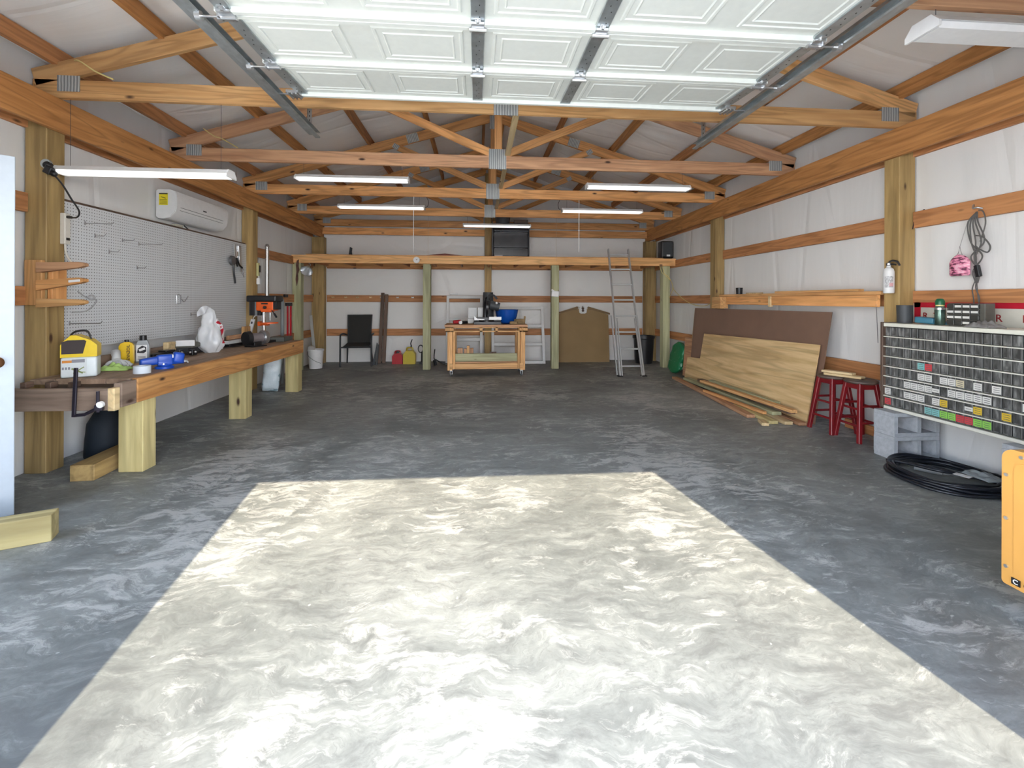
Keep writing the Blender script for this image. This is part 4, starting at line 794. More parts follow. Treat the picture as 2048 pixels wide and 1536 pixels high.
k = thing('wall_outlet', 'cream outlet box with white plug on the side of the middle left post', 'outlet', (-3.18, 6.80, 1.70)); mk('box', MB().box((0.01, 0, .03), (.03, .05, .19), None, .004), mat('cream_outlet', (.62, .6, .3), .5), k); mk('plug', MB().box((.02, 0, -.14), (.05, .05, .09), None, .01).cyl((.02, 0, -.1), (.02, 0, -.02), .006, n=8), WHITE, k); mk('socket', MB().box((.035, 0, .04), (.012, .03, .1), None, .003), BLACK, k)
mk('wall_thermostat', MB().box((0, 0, 0), (.03, .13, .05), None, .004), BLACK, M=Matrix.Translation((-3.28, 8.02, 1.36)), label='small black device on the middle left girt near the shelf post', cat='device')
# bags under bench
def sack(nm, loc, w_, d_, h, m, label, tilt=0, rz=0):
    def f(u, v):
        a = u*2*PI; e = math.sin(min(1, v*6)*PI/2)*math.sin(min(1, (1-v)*5)*PI/2); cx, sx = math.cos(a), math.sin(a)
        q = abs(cx)**.5*(1 if cx > 0 else -1); p = abs(sx)**.5*(1 if sx > 0 else -1)
        return (q*w_/2*(.9+.1*e)*(1+.06*noise.noise(V((q, p, v*4)))), p*d_/2*(.1+.9*e)*(1+.2*noise.noise(V((q*2, p, v*5)))), v*h)
    return mk(nm, MB().grid(f, 32, 18), m, M=Matrix.Translation(loc) @ Matrix.Rotation(rz, 4, 'Z') @ Matrix.Rotation(tilt, 4, 'Y'), label=label, cat='bag', smooth=2)
sack('plastic_sack', (-2.93, 6.88, .01), .08, .22, .56, mat('blue_sack', (.02, .16, .38), .4, bmp=.6, bsc=12), 'blue sack leaning under the far end of the workbench', -.35, 0.3)
sack('plastic_sack', (-2.90, 6.58, .01), .22, .20, .54, m_bag('white_print_sack', (.62, .70, .74), (.25, .36, .42), 8, .60), 'white and teal printed sack under the far end of the workbench', .10, 0.3)
board('maroon_board', (-2.80, 7.0, 0), (-2.80, 7.05, .50), .04, .10, mat('maroon', (.08, .012, .015), .6), None, (1, 0, 0), 'dark maroon board standing behind the far bench leg', 'board')
# dark object under the near end
dk = thing('covered_tool', 'dark lumpy covered object under the near end of the workbench', 'covered tool', (-3.10, 4.06, 0)); dk.scale = (.75, .62, 1)
mk('cover', MB().grid(lambda u, v: ((.20-.03*v)*math.cos(u*2*PI)*(1-.75*max(0, v-.62)*2.2)*(1+.08*noise.noise(V((u*6, v*4, 1)))), (.28-.05*v)*math.sin(u*2*PI)*(1-.6*max(0, v-.62)*2.2)*(1+.08*noise.noise(V((u*6, v*4, 7)))), v*.43), 30, 16), mat('dark_cover', (.012, .02, .03), .7), dk, smooth=2); mk('cover_top', MB().sph((0, 0, .40), .09, 16, (.8, 1.2, .5)), mat('dark_cover', (.012, .02, .03), .7), dk, smooth=2)
# timbers on the floor
board('timber_block', (-2.80, 3.43, .058), (-2.84, 4.02, .058), .155, .115, POST, label='weathered square timber lying on the floor in front of the first bench leg', cat='timber')
board('timber_block', (-2.29, 2.64, .07), (-3.10, 2.28, .07), .10, .14, LEGW, label='pale split timber on the floor at the lower left edge of the picture', cat='timber')
mk('timber_block_split', MB().box((0, 0, 0), (.5, .006, .003)), mat('split_dark', (.06, .045, .03), .9), M=bmat((-2.48, 2.515, .1255), (-3.10, 2.26, .1255)), label='dark split in the top of the pale timber', cat='crack') if 0 else None

# pegboard and what is on it
pgb = mk('pegboard', MB().box((0, 0, 0), (.008, 2.83, 1.18), None), PEG, M=Matrix.Translation((-3.272, 5.25, 1.485)), label='large white perforated pegboard on the left wall above the workbench', cat='pegboard')
board('pegboard_batten', (-3.29, 3.80, 2.085), (-3.29, 6.66, 2.085), .03, .02, DARKW, label='dark thin strip along the top edge of the pegboard', cat='strip')
HK = mat('hook_wire', (.42, .42, .43), .4, .8)
for i, (y, z, ln, ds) in enumerate(((4.02, 1.93, .20, 'long straight wire hook at the upper left of the pegboard'), (4.12, 1.84, .06, 'short wire hook below the long upper left one'), (4.42, 1.84, .08, 'small wire hook third along the upper pegboard row'),
        (4.62, 1.83, .2, 'long wire hook in the middle of the upper pegboard row'), (4.27, 1.72, .06, 'tiny wire hook one row down on the pegboard'), (4.60, 1.60, .06, 'tiny wire hook near the centre of the pegboard'),
        (3.88, 1.10, .22, 'long straight wire hook low on the pegboard beside the first post'), (5.42, 1.12, .06, 'small wire hook low in the middle of the pegboard'))):
    mk('peg_hook', MB().tube([(0, 0, .02), (0.006, 0, 0), (ln, .02, -.0), (ln+.012, .022, .016)], .0035, 6).box((.004, 0, .0), (.004, .012, .03)), HK, M=Matrix.Translation((-3.266, y, z)), label=ds, cat='hook')
k = thing('metal_bracket', 'small dark buckle and hook hanging mid-height on the pegboard', 'hook', (-3.262, 5.20, 1.30)); mk('loop', MB().tube([(0, -.03, -.05), (0, -.03, .04), (0, 0, .05), (0, .035, .04), (0, .035, -.05)], .007, 6, True), HK, k); mk('wire', MB().tube(smoothpts([(0, .05, 0), (.01, .08, -.03), (.01, .12, .0), (.01, .15, .03)]), .005, 6), HK, k)
mk('s_hook', MB().tube(smoothpts([(0, -.03, -.02), (0, -.02, .04), (0, .02, .05), (0, .035, .01), (0, .015, -.02), (0, .04, -.06)]), .007, 6), HK, M=Matrix.Translation((-3.262, 6.55, 1.67)), label='small S-shaped hook at the right edge of the pegboard', cat='hook')
k = thing('tool_cluster', 'silver plates and black caulking tool hanging at the right of the pegboard', 'tool', (-3.262, 6.30, 1.87)); mk('plates', MB().box((.02, 0.04, .06), (.012, .10, .22), RM(x=.06), .003).box((.035, .12, -.02), (.012, .06, .36), RM(x=.1), .003).box((.045, .02, .04), (.004, .04, .06)), STEEL, k)
mk('disc', MB().cyl((.03, -.09, -.06), (.06, -.09, -.06), .065, .06, 22), mat('tool_grey', (.16, .16, .17), .4, .6), k, smooth=True); mk('handle', MB().tube(smoothpts([(.05, -.08, -.1), (.05, -.07, -.22), (.05, -.05, -.30), (.05, -.04, -.36)]), .012, 8).tube(smoothpts([(.05, 0, -.02), (.05, .06, -.1), (.05, .14, -.14)]), .012, 8).tube(smoothpts([(.05, -.03, -.04), (.05, .02, -.13)]), .01, 8), BLACK, k, smooth=True)
rk = thing('peg_rack', 'wooden rack with three pegs on the first left post', 'rack', (-3.19, 3.59, 1.42))
board('back_plate', (-3.255, 3.585, 1.25), (-3.255, 3.585, 1.585), .03, .12, ORANGE2, rk, (1, 0, 0)); board('side_plate', (-3.165, 3.66, 1.25), (-3.165, 3.66, 1.56), .12, .035, ORANGE, rk, (1, 0, 0))
for i, (z, up, m_) in enumerate(((1.53, .02, BROWNISH), (1.40, .035, ORANGE), (1.275, .0, ORANGE2))):
    b = MB().prism([(0, -.04), (.29, -.022+up), (.325, -.01+up), (.325, .01+up), (.29, .02+up), (0, .025+(.03 if i < 2 else 0)*.3)], .045, lambda a, c, t: (a, t, c)); mk('peg', b, m_, rk, Matrix.Translation((-3.20, 3.53, z)), world=True)
mk('peg_label', MB().box((.265, -.004, .03), (.08, .004, .018), RM(y=-.1), .002), WHITE, rk, Matrix.Translation((-3.20, 3.53, 1.40)), world=True, label='white sticker on the middle peg')
k = thing('power_strip', 'beige power strip mounted on the side of the first left post', 'power strip', (-3.175, 3.735, 1.84)); mk('body', MB().box((0, 0, 0), (.04, .05, .24), None, .008), mat('beige_plastic', (.6, .57, .5), .5), k); mk('plug', MB().box((.03, 0, .09), (.03, .03, .02), None, .004), BLACK, k); mk('socket', MB().box((.021, 0, -.08), (.004, .028, .02)), BLACK, k)
mk('cord', MB().tube(smoothpts([(.0, 0, -.12), (.01, .0, -.2), (.04, .02, -.27), (.06, .03, -.3)]), .007, 8), mat('beige_plastic', (.6, .57, .5), .5), k)
k = thing('light_plug', 'black plug cluster and cord between the first post and the low hung light', 'plug', (-3.17, 3.62, 2.27)); mk('junction', MB().sph((-.01, -.02, .02), .03).box((.01, -.03, -.02), (.05, .05, .06), RM(y=.5), .01).sph((.04, -.03, -.045), .022), BLACK, k, smooth=True); mk('ring', MB().cyl((-.02, -.01, .03), (-.02, -.03, .03), .035, .035, 20), GALV, k)
mk('cord', MB().tube(smoothpts([(.04, -.03, -.05), (.09, -.02, -.12), (.12, 0.02, -.22), (.14, .06, -.30), (.11, .08, -.345), (.03, .1, -.345)]), .006, 8), BLACK, k)
mk('looped_wire', MB().tube(smoothpts([(-3.26, 3.95, 1.36), (-3.25, 4.0, 1.32), (-3.25, 4.06, 1.30), (-3.25, 4.12, 1.28), (-3.26, 4.04, 1.2), (-3.26, 3.9, 1.19)]), .005, 6).sph((-3.24, 4.06, 1.31), .025, 10), mat('grey_cord', (.4, .4, .4), .5), label='grey looped cord behind the lowest rack peg on the pegboard', cat='cord')
# air conditioner
ac = thing('air_conditioner', 'white wall-mounted air conditioner above the pegboard', 'air conditioner', (-3.34, 5.42, 2.14), rot=None)
P = [(0, .02), (0, .29), (.02, .305), (.13, .305), (.19, .285), (.205, .24), (.20, .12), (.185, .07), (.14, .02), (.08, 0), (.02, 0)]
mk('body', MB().prism(P, .96, lambda a, c, t: (a+.01, -.46+t, c)), WHITE, ac, smooth=True)
mk('end_panel', MB().prism([(x*.98, z*.98+.003) for x, z in P], .008, lambda a, c, t: (a+.01, -.468+t, c)), mat('ac_side', (.72, .73, .73), .4), ac)
mk('louvre', MB().box((.172, 0, .062), (.075, .74, .006), RM(y=-.95), .002), WHITE, ac); mk('seam', MB().box((.211, 0, .125), (.004, .8, .004)).box((.2045, 0, .095), (.004, .8, .003)), mat('seam_dark', (.08, .08, .09), .5), ac); mk('badge', MB().box((.2145, .02, .165), (.003, .06, .014)), DGREY, ac)
b = MB().box((.085, -.472, .20), (.085, .004, .125)); b.mi = 1; b.box((.085, -.4735, .255), (.083, .004, .012)); b.box((.085, -.4735, .215), (.05, .003, .006), RM(y=.3))
for q in range(4): b.box((.085, -.4735, .15+q*.014), (.07, .003, .004))
mk('energy_label', b, [mat('label_yellow', (.85, .72, .02), .5), mat('label_black', (.05, .05, .03), .5)], ac, label='bright yellow energy label')
mk('pipe_cover', MB().box((.02, -.15, -.05), (.05, .12, .07), None, .006), mat('plate_beige', (.5, .48, .38), .6), ac); mk('drain_cable', MB().tube(smoothpts([(.03, -.05, -.01), (.04, .1, -.07), (.05, .25, -.05), (.04, .38, -.10), (.04, .6, -.13), (.04, .9, -.14), (.04, 1.2, -.10)]), .006, 6), BLACK, ac)

# ------------------------------------------------------------------ right side
wl = thing('wall_ledge', 'long wooden ledge on the right wall behind the leaning sheets', 'ledge', (3.72, 5.1, 1.25))
board('top_board', (3.745, 3.84, 1.375), (3.745, 6.60, 1.375), .13, .035, ORANGE2, wl); board('face_board', (3.66, 3.84, 1.30), (3.66, 5.32, 1.30), .035, .11, ORANGE, wl); board('face_board', (3.66, 5.36, 1.30), (3.66, 6.33, 1.30), .035, .11, ORANGE, wl); board('end_block', (3.615, 6.34, 1.27), (3.615, 6.58, 1.27), .12, .17, ORANGE2, wl); board('joint_block', (3.645, 5.32, 1.29), (3.645, 5.36, 1.29), .04, .13, PALE, wl)
board('loose_slat', (3.68, 4.05, 1.405), (3.70, 5.3, 1.405), .06, .022, ORANGE2, label='thin loose slat lying on the wall ledge', cat='slat')
mk('cup', MB().lathe([(.04, 0), (.045, .09), (.042, .09), (.038, .01), (0, .01)], n=24), BLACK, M=Matrix.Translation((3.70, 6.10, 1.393)), label='small black cup on the far end of the wall ledge', cat='cup', smooth=True)
mk('marker_pen', MB().cyl((3.68, 5.9, 1.40), (3.70, 5.62, 1.40), .008, .008, 10).cyl((3.70, 5.62, 1.40), (3.702, 5.58, 1.40), .009, .009, 10), PALE, label='pencil lying beside the black cup on the ledge', cat='pencil')
# leaning sheets: (bottom offset from wall) local frame: x=offset from wall, along Y
def lean(nm, poly, xb, k, th, m, label, cat):      # poly in (y, z) on the plane x = xb + k z, local X along the wall
    c = math.sqrt(1+k*k); yc = 5.8
    M = Matrix(((0, k/c, 1/c, xb), (-1, 0, 0, yc), (0, 1/c, -k/c, 0.004), (0, 0, 0, 1)))
    return mk(nm, MB().prism([(yc-y, z*c) for y, z in poly], th, lambda a, q, t: (a, q, t)), m, M=M, label=label, cat=cat)
lean('hardboard_sheet', [(4.42, 0.01), (6.9, 0.01), (7.24, .345), (7.34, 1.17), (4.40, 1.18)], 3.50, .148, .008, HARD, 'large brown hardboard sheet leaning on the right wall', 'hardboard')
lean('plywood_sheet', [(4.46, 0.01), (7.24, 0.01), (7.25, .36), (6.84, .385), (6.84, .775), (4.455, .835)], 3.44, .17, .014, PLY, 'L-shaped pale plywood sheet leaning in front of the brown hardboard', 'plywood')
lean('plywood_sheet', [(5.9, 0.01), (7.50, 0.01), (7.56, .66), (5.9, .67)], 3.53, .12, .014, BROWNISH, 'brownish plywood sheet showing left of the hardboard', 'plywood')
board('leaning_stud', (3.675, 7.50, 0.02), (3.775, 7.47, 1.16), .09, .035, PALE, None, (1, 0, 0), 'pale stud leaning at the far edge of the brown hardboard', 'stud')
sack('garden_sack', (3.50, 7.78, .01), .10, .38, .56, m_bag('green_sack', (.01, .16, .06), (.45, .5, .45), 10, .66), 'green printed sack leaning beyond the plywood sheets', .25, .12)
LUM = [((3.28, 7.25), (3.02, 4.75), .02, .09, .035, BROWNISH, 'long brown board lowest and nearest in the heap below the plywood'),
 ((3.34, 6.95), (3.30, 4.72), .055, .11, .038, GREENW, 'grey green board in the heap below the plywood'),
 ((3.385, 6.6), (3.385, 4.60), .095, .09, .036, DARKW, 'dark brown board on the heap below the plywood'),
 ((3.26, 6.3), (3.34, 4.5), .07+.06, .07, .034, ORANGE2, 'long tan batten on top of the heap below the plywood'),
 ((3.14, 6.0), (3.18, 4.75), .055, .05, .03, ORANGE, 'orange batten on the front of the heap below the plywood'),
 ((3.18, 5.3), (3.11, 4.50), .018, .10, .034, LEGW, 'pale short board poking out of the heap near its front end'),
 ((3.29, 5.2), (3.25, 4.46), .018, .09, .034, PALE, 'short pale board between its neighbours at the heap front'),
 ((3.40, 5.4), (3.375, 4.42), .018, .09, .034, BROWNISH, 'short brown board at the right front of the heap'),
 ((3.40, 6.3), (3.40, 4.85), .135, .07, .034, GREENW, 'greenish batten lying high on the heap against the plywood'),
 ((3.04, 4.60), (2.98, 4.44), .016, .07, .03, PALE, 'tiny pale offcut on the floor at the heap front')]
for i, (a, c, z, w_, h_, m_, l) in enumerate(LUM): board('lumber_board', (a[0], a[1], z), (c[0], c[1], z+.003), w_, h_, m_, label=l, cat='board')
# stools
def stool():
    T = thing('wooden_stool', 'x', 'stool', (0, 0, 0)); H_ = .56
    mk('seat', MB().lathe([(0, H_-.032), (.12, H_-.032), (.134, H_-.02), (.134, H_-.008), (.12, H_), (0, H_-.004)], n=36), mat('stool_seat', (.10, .07, .055), .5, var=.2), T, smooth=True)
    cs = [(1, 1), (1, -1), (-1, -1), (-1, 1)]
    for sx, sy in cs: mk('leg', MB().box((0, 0, 0), (.545, .034, .034), None, .004), REDW, T, bmat((sx*.138, sy*.138, 0.004), (sx*.078, sy*.078, .53), (0, 1, 0)))
    for z in (.15, .30):
        for i in range(4):
            a, c = cs[i], cs[(i+1) % 4]; zz = z+(.03 if i % 2 else 0); r = .138-.06*zz/.53; mk('stretcher', MB().cyl((a[0]*r, a[1]*r, zz), (c[0]*r, c[1]*r, zz), .011, n=10), REDW, T, smooth=True)
    for i in range(4):
        a, c = cs[i], cs[(i+1) % 4]; r = .080; mk('apron', MB().box(((a[0]+c[0])/2*r, (a[1]+c[1])/2*r, .505), (.145 if a[1] == c[1] else .02, .145 if a[0] == c[0] else .02, .05), None, .002), REDW, T)
    return T
s1 = stool(); s1['label'] = 'far red wooden stool with a round dark seat holding wood pieces'
M1 = Matrix.Translation((3.56, 4.25, 0)) @ Matrix.Rotation(.05, 4, 'Z'); s1.matrix_basis = M1; WM[s1.name] = M1
s2 = copy_tree(s1, Matrix.Translation((3.61, 3.975, 0)) @ Matrix.Rotation(.0, 4, 'Z'), 'near red wooden stool with a dark seat, next to the cinder blocks')
for s in (s1, s2): s['group'] = 'red stools by the right wall'
board('wood_scrap', (3.50, 4.27, .573), (3.64, 3.98, .573), .09, .022, PALE, label='lower pale wood piece bridging the two stool seats', cat='wood piece'); board('wood_scrap', (3.49, 4.29, .597), (3.61, 4.05, .597), .08, .022, PALE, label='upper pale wood piece on the far stool', cat='wood piece')
board('floor_plank', (3.80, 4.36, .05), (3.80, 3.86, .05), .035, .09, GIRT, label='short brown plank on edge on the floor behind the stools', cat='plank')
# cinder blocks
def block(loc, rz, label):
    L_, D_, H_ = .40, .19, .194; b = MB(); t_ = .032
    b.bx(-L_/2, L_/2, -D_/2, -D_/2+t_, 0, H_, .003); b.bx(-L_/2, L_/2, D_/2-t_, D_/2, 0, H_, .003)
    for x in (-L_/2+t_/2, 0, L_/2-t_/2): b.bx(x-t_/2, x+t_/2, -D_/2+t_, D_/2-t_, 0, H_)
    return mk('cinder_block', b, BLOCK, M=Matrix.Translation(loc) @ Matrix.Rotation(rz, 4, 'Z'), label=label, cat='cinder block', group='cinder blocks under the parts cabinet')
def block2(y, z, label):   # laid with the cores facing the camera: solid face towards the room
    M = Matrix.Translation((3.585, y, z)); b = MB(); t_ = .032; L_, H_, D_ = .40, .192, .19
    b.bx(-.2, .2, -.095, .095, 0, t_, .003); b.bx(-.2, .2, -.095, .095, H_-t_, H_, .003)
    for x in (-.2+t_/2, 0.02, .2-t_/2): b.bx(x-t_/2, x+t_/2, -.095, .095, t_, H_-t_)
    return mk('cinder_block', b, BLOCK, M=M, label=label, cat='cinder block', group='cinder blocks under the parts cabinet')
block2(3.50, 0, 'grey cinder block on the floor under the far end of the parts cabinet'); block2(3.50, .193, 'grey cinder block stacked on top of the far lower one')
block2(2.56, 0, 'grey cinder block on the floor under the near end of the parts cabinet'); block2(2.56, .193, 'grey cinder block stacked on top of the near lower one')
# parts cabinet
CY0, CY1, CX, CZ0, CZ1 = 2.28, 3.605, 3.475, .388, 1.115
pc = thing('parts_cabinet', 'wide small-parts cabinet with eight rows of clear drawers', 'cabinet', (3.62, 2.94, CZ0))
mk('case', MB().bx(CX+.04, 3.775, CY0, CY1-.012, CZ0+.004, CZ1-.006), mat('cabinet_dark', (.03, .03, .03), .5), pc, Matrix(), world=True)
mk('top_edge', MB().bx(CX-.004, 3.775, CY0, CY1-.012, CZ1-.006, CZ1, .002).bx(CX-.006, CX+.01, CY0, CY1-.012, CZ1-.03, CZ1-.002, .002), CREAM, pc, world=True)
mk('bottom_edge', MB().bx(CX-.006, CX+.05, CY0, CY1-.012, CZ0, CZ0+.024, .003), CREAM, pc, world=True)
board('side_panel', (3.615, CY1-.001, CZ0+.005), (3.615, CY1-.001, CZ1+.006), .024, .31, DARKW, pc, (1, 0, 0))
RH = (CZ1-.032-CZ0-.024)/8; CW = .0573; y1 = CY1-.016
for r in range(1, 8):
    z = CZ0+.024+r*RH; mk('shelf_rail', MB().bx(CX-.008, CX+.03, CY0, CY1-.012, z-.004, z+.004, .001), CREAM, pc, world=True)
def m_clear():
    m, t, b = _nt('clear_drawer'); c = coords(t, (1, 20, 5)); n = N(t, 'ShaderNodeTexNoise', i_Scale=1.6, i_Detail=4); L(t, c, n.inputs[0])
    r = ramp(t, n.outputs[0], [(0.35, (.055, .055, .052)), (0.55, (.12, .12, .115)), (.72, (.30, .30, .29))]); L(t, r.outputs[0], b.inputs['Base Color']); b.inputs['Roughness'].default_value = .25; return m  # pale upright streaks are highlights painted into the drawer colour
CLR = m_clear(); EDG = mat('clear_edge', (.24, .24, .23), .3)
def drawer_mesh(b, y, z):
    w_ = CW/2-.002; b.mi = 0; b.bx(.002, .03, y-w_+.003, y+w_-.003, z+.006, z+RH-.008); b.mi = 1
    b.bx(0, .004, y-w_, y-w_+.003, z+.005, z+RH-.007); b.bx(-.007, .003, y-w_*.45, y+w_*.45, z+.009, z+.012)
dm = None; rest = MB()
for c in range(23):
    for r in range(8):
        y = y1-(c+.5)*CW; z = CZ0+.024+(7-r)*RH+.002
        if 6 <= c <= 17:
            if dm is None:
                b = MB(); drawer_mesh(b, 0, 0); o = mk('drawer', b, [CLR, EDG], pc, Matrix.Translation((CX+.004, y, z)), world=True); dm = o
            else:
                o = dm.copy(); C.objects.link(o); o.parent = pc; o.matrix_basis = WM[pc.name].inverted() @ Matrix.Translation((CX+.004, y, z))
        else:
            b0 = len(rest.b.verts); drawer_mesh(rest, y, z)
mk('drawer_rest', rest, [CLR, EDG], pc, Matrix.Translation((CX+.004, 0, 0)), world=True, kind='stuff')
COLS = {'w': mat('card_white', (.72, .71, .66), .6), 'r': mat('card_red', (.62, .06, .07), .6), 't': mat('card_teal', (.22, .52, .50), .6), 'g': mat('card_green', (.28, .62, .10), .6), 'y': mat('card_yellow', (.72, .50, .04), .6), 'b': mat('card_beige', (.62, .56, .38), .6)}
PR = mat('print_dark', (.10, .10, .10), .6)
ST = 't35 r36 w45 w46 w48 w49 b4A w4C w4E w53 w54 w55 w56 s57 w59 w5A w5B w5C w5D w5H w60 w63 w64 w65 w67 y68 s6B y6C y6F r70 t76 t77 g78 g79 r7A r7B g7C g7D'.split()
for s in ST:
    c = '0123456789ABCDEFGH'.index(s[2]); r = int(s[1]); k = s[0]; y = y1-(c+.5)*CW; z = CZ0+.024+(7-r)*RH+.002
    b = MB(); hz = .6 if k != 's' else .34; zz = z+RH*.46
    b.bx(-.0025, 0, y-CW*.46, y+CW*.46, zz-RH*hz/2, zz+RH*hz/2); b.mi = 1
    for q in range(3 if k != 's' else 1): b.bx(-.0032, -.002, y-CW*.33, y+CW*.3, zz-.016+q*.014+(.014 if k == 's' else 0), zz-.0125+q*.014+(.014 if k == 's' else 0))
    mk('label_card', b, [COLS['w' if k == 's' else k], PR], pc, Matrix.Translation((CX+.004, 0, 0)), world=True, label={'w': 'white', 's': 'narrow white', 'r': 'red', 't': 'teal', 'g': 'green', 'y': 'yellow', 'b': 'beige torn'}[k]+' label card')
# sign on wall
sg = thing('wall_sign', 'white sign with red border and red stencil letters behind the parts cabinet', 'sign', (3.80, 2.6, 1.19))
mk('board', MB().bx(-.006, .006, -.75, 1.04, -.09, .09), mat('sign_white', (.62, .60, .52), .5), sg); mk('border', MB().bx(-.009, -.0055, -.75, 1.03, .058, .10).bx(-.009, -.0055, .975, 1.03, -.09, .10), mat('sign_red', (.50, .01, .03), .45), sg, label='red border')
LT = mat('letter_red', (.30, .02, .02), .5)
for ch_, y in (('R', 3.535), ('T', 3.445), ('E', 3.39), ('H', 3.065), ('R', 2.995), ('I', 2.845)):
    text('letter', ch_, .075, WM[sg.name] @ Matrix.Translation((-.0075, y-2.6, -.015)) @ Matrix.Rotation(-PI/2, 4, 'Z') @ Matrix.Rotation(PI/2, 4, 'X'), LT, sg, world=True)
# items on the cabinet
Zt = CZ1+.001
mk('grey_cup', MB().lathe([(.052, 0), (.056, .15), (.053, .15), (.049, .01), (0, .01)], n=28), DGREY, M=Matrix.Translation((3.60, 3.53, Zt)), label='dark grey cylinder cup at the far end of the cabinet top', cat='cup', smooth=True)
k = thing('blue_tool', 'folded blue plastic tool on top of the parts cabinet', 'tool', (3.62, 3.36, Zt), -1.3); BT_ = mat('teal_blue', (.05, .19, .27), .5)
mk('body', MB().box((0, 0, .03), (.13, .09, .05), RM(y=.08), .012), BT_, k, smooth=True); mk('blade', MB().prism([(.04, 0), (.17, .0), (.13, .02), (.04, .045)], .07, lambda a, c, t: (a, t-.035, c+.002)), BT_, k)
k = thing('spray_can', 'spray can with green cap on top of the parts cabinet', 'spray can', (3.60, 3.24, Zt)); mk('can', MB().lathe([(.03, 0), (.032, .004), (.032, .13), (.03, .14), (.024, .148)], n=28), mat('can_green', (.10, .16, .13), .25, .6, var=.5, vs=25), k, smooth=True)
mk('collar', MB().cyl((0, 0, .146), (0, 0, .158), .027, .027, 24), mat('can_yellow_ring', (.7, .62, .25), .4), k, smooth=True); mk('cap', MB().lathe([(.029, .156), (.029, .185), (.022, .2), (.014, .205), (0, .205)], n=24), mat('cap_green', (.01, .12, .05), .4), k, smooth=True); mk('band', MB().cyl((0, 0, .118), (0, 0, .134), .0325, .0325, 28), STEEL, k, smooth=True)
og = thing('bin_organizer', 'small grey drawer organizer with white tags on the parts cabinet', 'organizer', (3.60, 3.03, Zt), 0)
mk('case', MB().box((.0, -.01, .085), (.08, .25, .17), None, .003), mat('organizer_grey', (.10, .095, .08), .6, var=.25, vs=10), og)
tags = {(0, 1), (0, 2), (0, 3), (1, 0), (1, 1), (1, 2), (1, 3), (2, 0), (2, 1), (2, 2), (3, 2)}
for r in range(4):
    for c in range(4):
        y = .085-c*.055; z = .146-r*.040; d = mk('drawer', MB().bx(-.056, -.04, y-.025, y+.025, z-.017, z+.017, .002), mat('organizer_dark', (.045, .045, .04), .4), og)
        if (r, c) in tags: mk('tag_card', MB().bx(-.058, -.0555, y-.022, y+.022, z-.007, z+.009), COLS['w'], d, label='white tag')
cloth('work_glove', .14, .16, .07, mat('glove_dark', (.22, .21, .20), .9), Matrix.Translation((3.535, 2.88, Zt)), 'grey work glove lying against the small organizer', 'glove', 21)
# extinguisher
ex = thing('fire_extinguisher', 'small white fire extinguisher hanging on the right post', 'fire extinguisher', (3.64, 3.72, 1.37))
mk('cylinder', MB().lathe([(.0, 0), (.038, .0), (.041, .01), (.041, .19), (.034, .215), (.016, .23), (.016, .245), (0, .245)], n=30), WHITE, ex, smooth=True)
b = MB().grid(lambda u, v: (.0422*math.cos(PI+.1+u*1.5), .0422*math.sin(PI+.1+u*1.5), .05+v*.10), 10, 4); b.mi = 1; b.grid(lambda u, v: (.0428*math.cos(PI+.9+u*.7), .0428*math.sin(PI+.9+u*.7), .06+v*.03), 6, 2); mk('printed_label', b, [mat('ext_label', (.5, .5, .5), .5, var=.5, vs=90), mat('ext_pink', (.65, .35, .36), .5)], ex)
mk('valve', MB().box((0, 0, .255), (.03, .03, .025), None, .004).cyl((-.02, -.02, .255), (-.035, -.035, .255), .014, n=14), BLACK, ex); mk('lever', MB().tube(smoothpts([(-.01, -.01, .27), (.0, -.03, .285), (.02, -.06, .275), (.03, -.075, .24)]), .008, 8).tube([(0, -.01, .26), (.02, -.05, .25)], .007, 8), BLACK, ex); mk('gauge', MB().cyl((-.03, -.028, .255), (-.037, -.036, .255), .009, n=12), WHITE, ex)
mk('bracket', MB().box((.037, .02, .12), (.032, .03, .06)), DGREY, ex)
mk('wall_switch', MB().box((0, 0, 0), (.03, .07, .07), None, .005).cyl((-.015, -.03, -.03), (-.015, -.05, -.38), .003, n=6), mat('switch_grey', (.2, .2, .2), .5), M=Matrix.Translation((3.66, 3.88, 1.30)), label='small grey outlet box with cord at the near end of the wall ledge', cat='outlet')
mk('bent_nail', MB().tube([(3.80, 3.655, 1.93), (3.815, 3.65, 2.04), (3.83, 3.58, 2.09)], .004, 6), IRON, label='thin bent wire on the near edge of the right post', cat='wire')
# cords + pink pouch
cd_ = thing('hanging_cord', 'tangled grey cords hanging from the top girt on the right wall', 'cord', (3.79, 3.13, 2.0)); b = MB(); GC = mat('cord_grey', (.10, .095, .09), .6)
for q in range(5):
    r = random.Random(q+3); a = (q-2)*.022
    P_ = [(-.01, 0, -.02), (-.02, a*.8+.02, -.10), (-.015, a+r.uniform(-.02, .02), -.25), (-.02, -a*.7+r.uniform(-.02, .02), -.36), (-.015, a*.5, -.47), (-.01, r.uniform(-.02, .02), -.56)]
    b.tube(smoothpts(P_, 8), .005, 6)
b.tube(smoothpts([(-.02, 0, -.2), (-.02, -.05, -.22), (-.02, -.095, -.29), (-.02, -.08, -.335), (-.02, -.03, -.31), (-.02, 0, -.28)], 8), .005, 6)
b.tube(smoothpts([(-.01, -.01, -.01), (-.02, -.05, -.03), (-.02, -.065, -.12), (-.02, -.03, -.25)], 8), .004, 6)
for s in (1, -1): b.tube(smoothpts([(-.01, 0, -.52), (-.02, s*.012+.01, -.60), (-.012, s*.02, -.68), (-.02, s*.006, -.77), (-.02, -.02*s, -.83)], 8), .004, 6)
b.tube(smoothpts([(-.01, 0, -.55), (-.02, -.02, -.7), (-.02, -.05, -.80)], 8), .003, 6)
